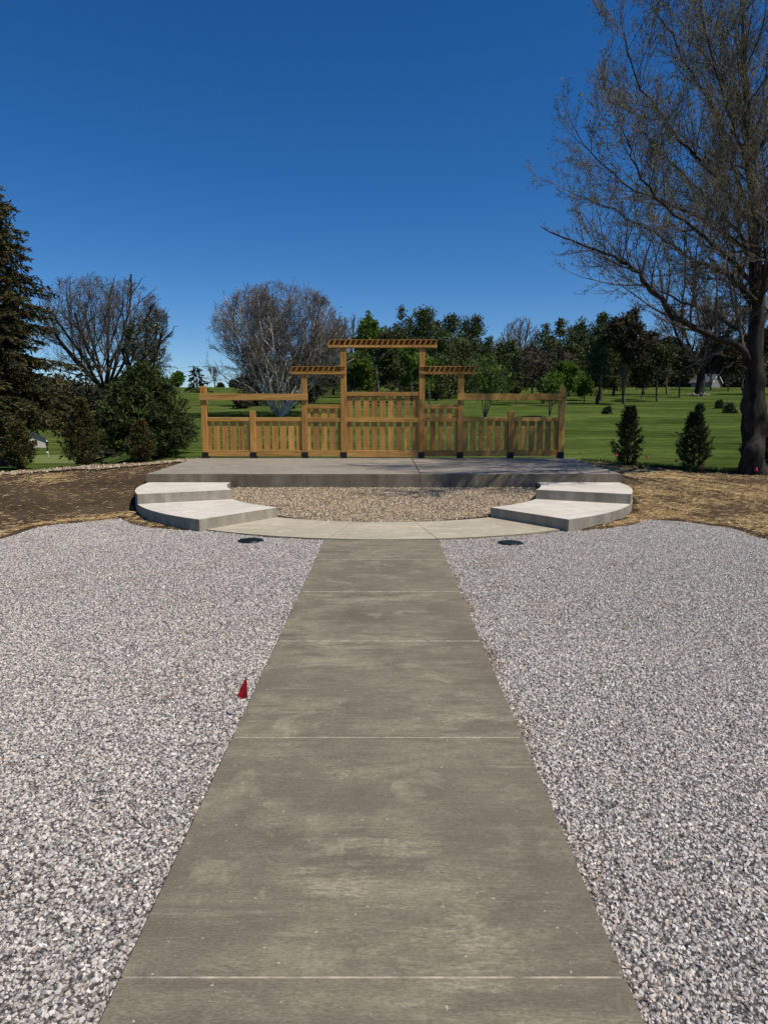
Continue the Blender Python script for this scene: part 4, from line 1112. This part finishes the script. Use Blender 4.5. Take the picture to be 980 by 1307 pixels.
pine_tree(765, 402, 27, 72, 'tall pine with two bare lower trunks showing right of the fence', 70, crown_from=.42, dens=1.2)
pine_tree(762, 430, 20, 66, 'slim pine in front of the tall pine right of the fence', 71, crown_from=.45)
leafy_tree(796, 402, 34, 66, 'brownish leafing tree with a leaning trunk right of the pines', 72, F_brown, ybot=490, dens=1.6)
leafy_tree(838, 440, 26, 70, 'thin olive tree with a straight dark trunk on the right lawn', 73, F_olive, ybot=490, dens=.6)
leafy_tree(866, 445, 22, 82, 'slender dark tree just left of the stone ringed tree', 74, F_brown, ybot=490, dens=.7)
pine_tree(640, 440, 24, 100, 'dark pine filling the gap below the thin pale bare tree', 75, crown_from=.1)
pine_tree(660, 452, 28, 90, 'low dark pine right of the young upright tree', 86, crown_from=.12)
bare_tree(692, 440, 40, 64, 'reddish twiggy bare tree behind the right long beam', 76, M_twig, M_bark, ybot=515, kids=(7, 6, 5), lev=4, fork=.12, buds=F_red, nbuds=2, spread=.8, group='bare trees along the far field')
leafy_tree(722, 466, 24, 58, 'bright green leafy shrub tree near the right end post', 77, F_green, ybot=528, dens=1.3)
leafy_tree(619, 458, 30, 44, 'young upright tree with thin yellow green leaves behind the right low roof', 78, F_green, ybot=532, dens=.35, multi=5)
leafy_tree(702, 478, 20, 46, 'young many stemmed tree with sparse green leaves left of the right end post', 87, F_green, ybot=532, dens=.25, multi=4)
leafy_tree(928, 440, 40, 110, 'brown leafless tree clump right of the stone ringed tree', 79, F_brown, dens=1.0, ybot=495)
leafy_tree(990, 420, 40, 95, 'olive tree at the right edge behind the big maple', 80, F_olive, dens=1.0, ybot=490)
spruce(253, 469, 16, 110, 'small pointed spruce on the horizon left of the fence', 81, F_dark, ybot=508, dens=.6, droop=.25)
leafy_tree(229, 480, 21, 150, 'round olive bush on the horizon right of the white pine', 82, F_green, ybot=512, nm='bush', cat='bush', dens=1.2)
leafy_tree(212, 487, 10, 155, 'smaller olive bush on the horizon touching the white pine', 83, F_green, ybot=512, nm='bush', cat='bush')
leafy_tree(300, 490, 18, 160, 'low green bush on the horizon left of the sycamore', 84, F_olive, ybot=502, nm='bush', cat='bush')
leafy_tree(283, 493, 9, 165, 'tiny green bush on the horizon left of the low bush', 88, F_olive, ybot=502, nm='bush', cat='bush')
bare_tree(275, 468, 13, 140, 'thin pale bare sapling on the horizon above the left long beam', 85, M_greytwig, M_greytwig, kids=(5, 4), lev=3, group='bare trees along the far field')

for i, (px, yt, hw, D, lab, kind) in enumerate((
    (530, 440, 30, 76, 'low dark pine between the tall roof post and the broad dark pine', 'p'),
    (590, 436, 30, 84, 'wide low pine under the tall dark pine beside the right low roof', 'p'),
    (622, 430, 20, 92, 'narrow pine just right of the tall dark pine', 'p'),
    (470, 440, 26, 90, 'dark pine behind the fresh green bushy tree', 'p'),
    (426, 430, 22, 92, 'dark pine between the sycamore and the left post of the tall roof', 'p'),
    (345, 462, 40, 84, 'broad dark evergreen low behind the sycamore stems', 'p'),
    (652, 434, 20, 96, 'pine below the gap with the tall pale bare tree', 'p'),
    (700, 436, 30, 86, 'wide dark pine behind the reddish bare tree', 'p'),
    (725, 428, 24, 84, 'dark pine above the bright green leafy shrub tree', 'p'),
    (752, 428, 24, 90, 'dark pine behind the slim pine right of the fence', 'p'),
    (782, 425, 26, 88, 'dark pine behind the brownish leafing tree', 'p'),
    (820, 428, 26, 92, 'brown leafing tree right of the leaning trunk', 'b'),
    (850, 436, 26, 98, 'dusky brown tree behind the slender dark tree', 'b'),
    (905, 438, 30, 125, 'brown tree behind the stone ringed tree', 'b'),
    (945, 432, 34, 120, 'olive brown tree left of the big maple trunk', 'o'),
    (500, 452, 26, 60, 'grey brown half leafed tree low behind the middle panel', 'o'),
    (522, 404, 20, 108, 'pine closing the gap right of the slim dark pine top', 'p'),
    (557, 408, 24, 112, 'pine between the broad dark pine and the pine behind the low roof', 'p'),
    (592, 408, 24, 112, 'pine between the two tall pines right of the right low roof', 'p'),
    (728, 416, 22, 112, 'far pine in the row behind the flat topped pine', 'p'),
    (468, 424, 20, 96, 'yellow green tree left of the bright green leafing tree', 'g'),
    (548, 462, 22, 62, 'small fresh green tree under the right low roof', 'g'),
    (660, 478, 20, 60, 'small olive green tree behind the middle of the right long beam', 'o'),
    (745, 478, 18, 62, 'mid green bushy tree just right of the right end post', 'g'),
    (818, 462, 22, 74, 'loose olive green tree behind the arborvitae nearest the stage', 'o'),
    (556, 455, 28, 72, 'dark shrubby evergreen under the right low roof', 'p'),
)):
    if kind == 'p': pine_tree(px, yt, hw, D, lab, 500 + i, crown_from=.06, dens=1.0)
    else: leafy_tree(px, yt, hw, D, lab, 500 + i, {'b': F_brown, 'o': F_olive, 'g': F_green}[kind], ybot=505 if D > 75 else 535, dens=1.2)

# far wood: one mass
rs = np.random.RandomState(99); cen = []; rad_ = []
for k in range(260):
    px = rs.uniform(-60, 1200); 
    if 195 < px < 345: continue
    D = rs.uniform(190, 240); x = xat(px, D, 8); z0 = Hs(x, D)
    yt = np.interp(px, [-60, 200, 345, 600, 800, 980, 1150], [470, 488, 470, 442, 440, 436, 430]) + rs.uniform(-6, 14)
    h = max(3, zat(yt, D) - z0)
    for q in range(7): cen.append((x + rs.normal() * 3, D + rs.normal() * 3, z0 + h * rs.uniform(.03, .8))); rad_.append(rs.uniform(2.2, 4.2))
C = clump_pts(cen, rad_, 12, rs, .9, .5)
wd = leaves('distant_wood', C, 1.0, foliage('far_wood', [(.03, .028, .016), (.055, .05, .028), (.07, .075, .033), (.09, .08, .05)], .1), None, rs, 0, .6)
tag(wd, 'far brown and olive wood along the horizon', 'wood', kind='stuff')

# little evergreens out on the right lawn
for i, (px, yt, hw, D, lab) in enumerate(((775, 519.5, 5, 48, 'tiny dark evergreen on the lawn left of the right shrubs'), (892.5, 515.5, 5, 51, 'tiny round evergreen on the lawn in front of the stone ring'), (916.6, 511, 5, 58, 'tiny upright evergreen on the lawn right of the stone ring'), (930, 514.5, 8, 49, 'little spreading spruce on the lawn just left of the big maple trunk'))):
    spruce(px, yt, hw, D, lab, 140 + i, F_arb, nm='small_evergreen', cat='shrub', group='tiny evergreens planted on the right lawn', dens=1.6, needle=.10, droop=.15, ragged=.2, power=.6)
# ring of stones under the far tree
M_rock = flat('field_stone', (.30, .24, .20), .85, 0, .4, 1.2)
rg = random.Random(4)
sl_ = ['leftmost pale field stone of the ring round the far tree', 'second field stone from the left in the ring, half as tall', 'pinkish third field stone from the left in the ring', 'fourth field stone from the left in the ring', 'middle field stone of the ring before the far trunk', 'field stone just right of the middle of the ring', 'third field stone from the right end of the ring', 'squat second field stone from the right end of the ring', 'rightmost pale field stone of the ring round the far tree']
for k in range(9):
    px = 877 + 26 * (k / 8) + rg.uniform(-.8, .8); D = 84 + 2.0 * abs(k / 8 - .5) * 2; x = xat(px, D, 4); z0 = Hs(x, D); s = rg.uniform(.3, .6)
    o = rock_mesh('field_stone', 400 + k, M_rock, 1, .8); link(o); o.scale = (s * 1.5, s * 1.2, s * 1.3); o.rotation_euler.z = rg.uniform(0, 6); o.location = (x, D, z0 + s * .3)
    tag(o, sl_[k], 'stone', 'ring of field stones')

# utility pole with wires on the horizon
D = 260; x = xat(248, D, 12); z0 = Hs(x, D); zt = zat(466, D)
e = empty('utility_pole', (x, D, z0)); tag(e, 'thin grey utility pole with crossarms on the horizon above the small spruce', 'utility pole')
l = Limbs(); l.add([Vector((0, 0, -1)), Vector((0, 0, zt - z0))], [.22, .16]); l.build('pole', M_greytwig, e, 6)
for q in (.6, 2.2):
    bm = bmesh.new(); box(bm, -2.0, 2.0, -.1, .1, zt - z0 - q - .12, zt - z0 - q + .12); bmobj('crossarm', bm, M_greytwig, e)
for q, dx in ((.6, -1.8), (2.2, -1.8)):
    l = Limbs(); P = [Vector((dx, 0, zt - z0 - q)) + Vector((-t * 70, -t * 30, -t * 8 - 6 * t * (1 - t))) for t in np.linspace(0, 1, 12)]; l.add(P, [.035] * 12); l.build('wire', M_wire, e, 3)

# rough grass tufts along the right lawn edge and soil rim
rs = np.random.RandomState(77); n = 9000
X = rs.uniform(5.4, 12, n); Y = edge_y(X) + rs.gamma(1.2, .22, n) + .0
k = rs.uniform(size=n) < .35 + .65 * (np.abs(X - 7.4) < .9); X, Y = X[k], Y[k]
C = np.stack([X, Y, H(X, Y) - .01], -1); dd = rs.normal(size=C.shape) * .35; dd[:, 2] = 1
gr = leaves('rough_grass', C, .09, F_grass, None, rs, 0, .12, .5, dirs=dd); tag(gr, 'tufts of rough unmown grass along the edge of the right lawn', 'grass', kind='stuff')
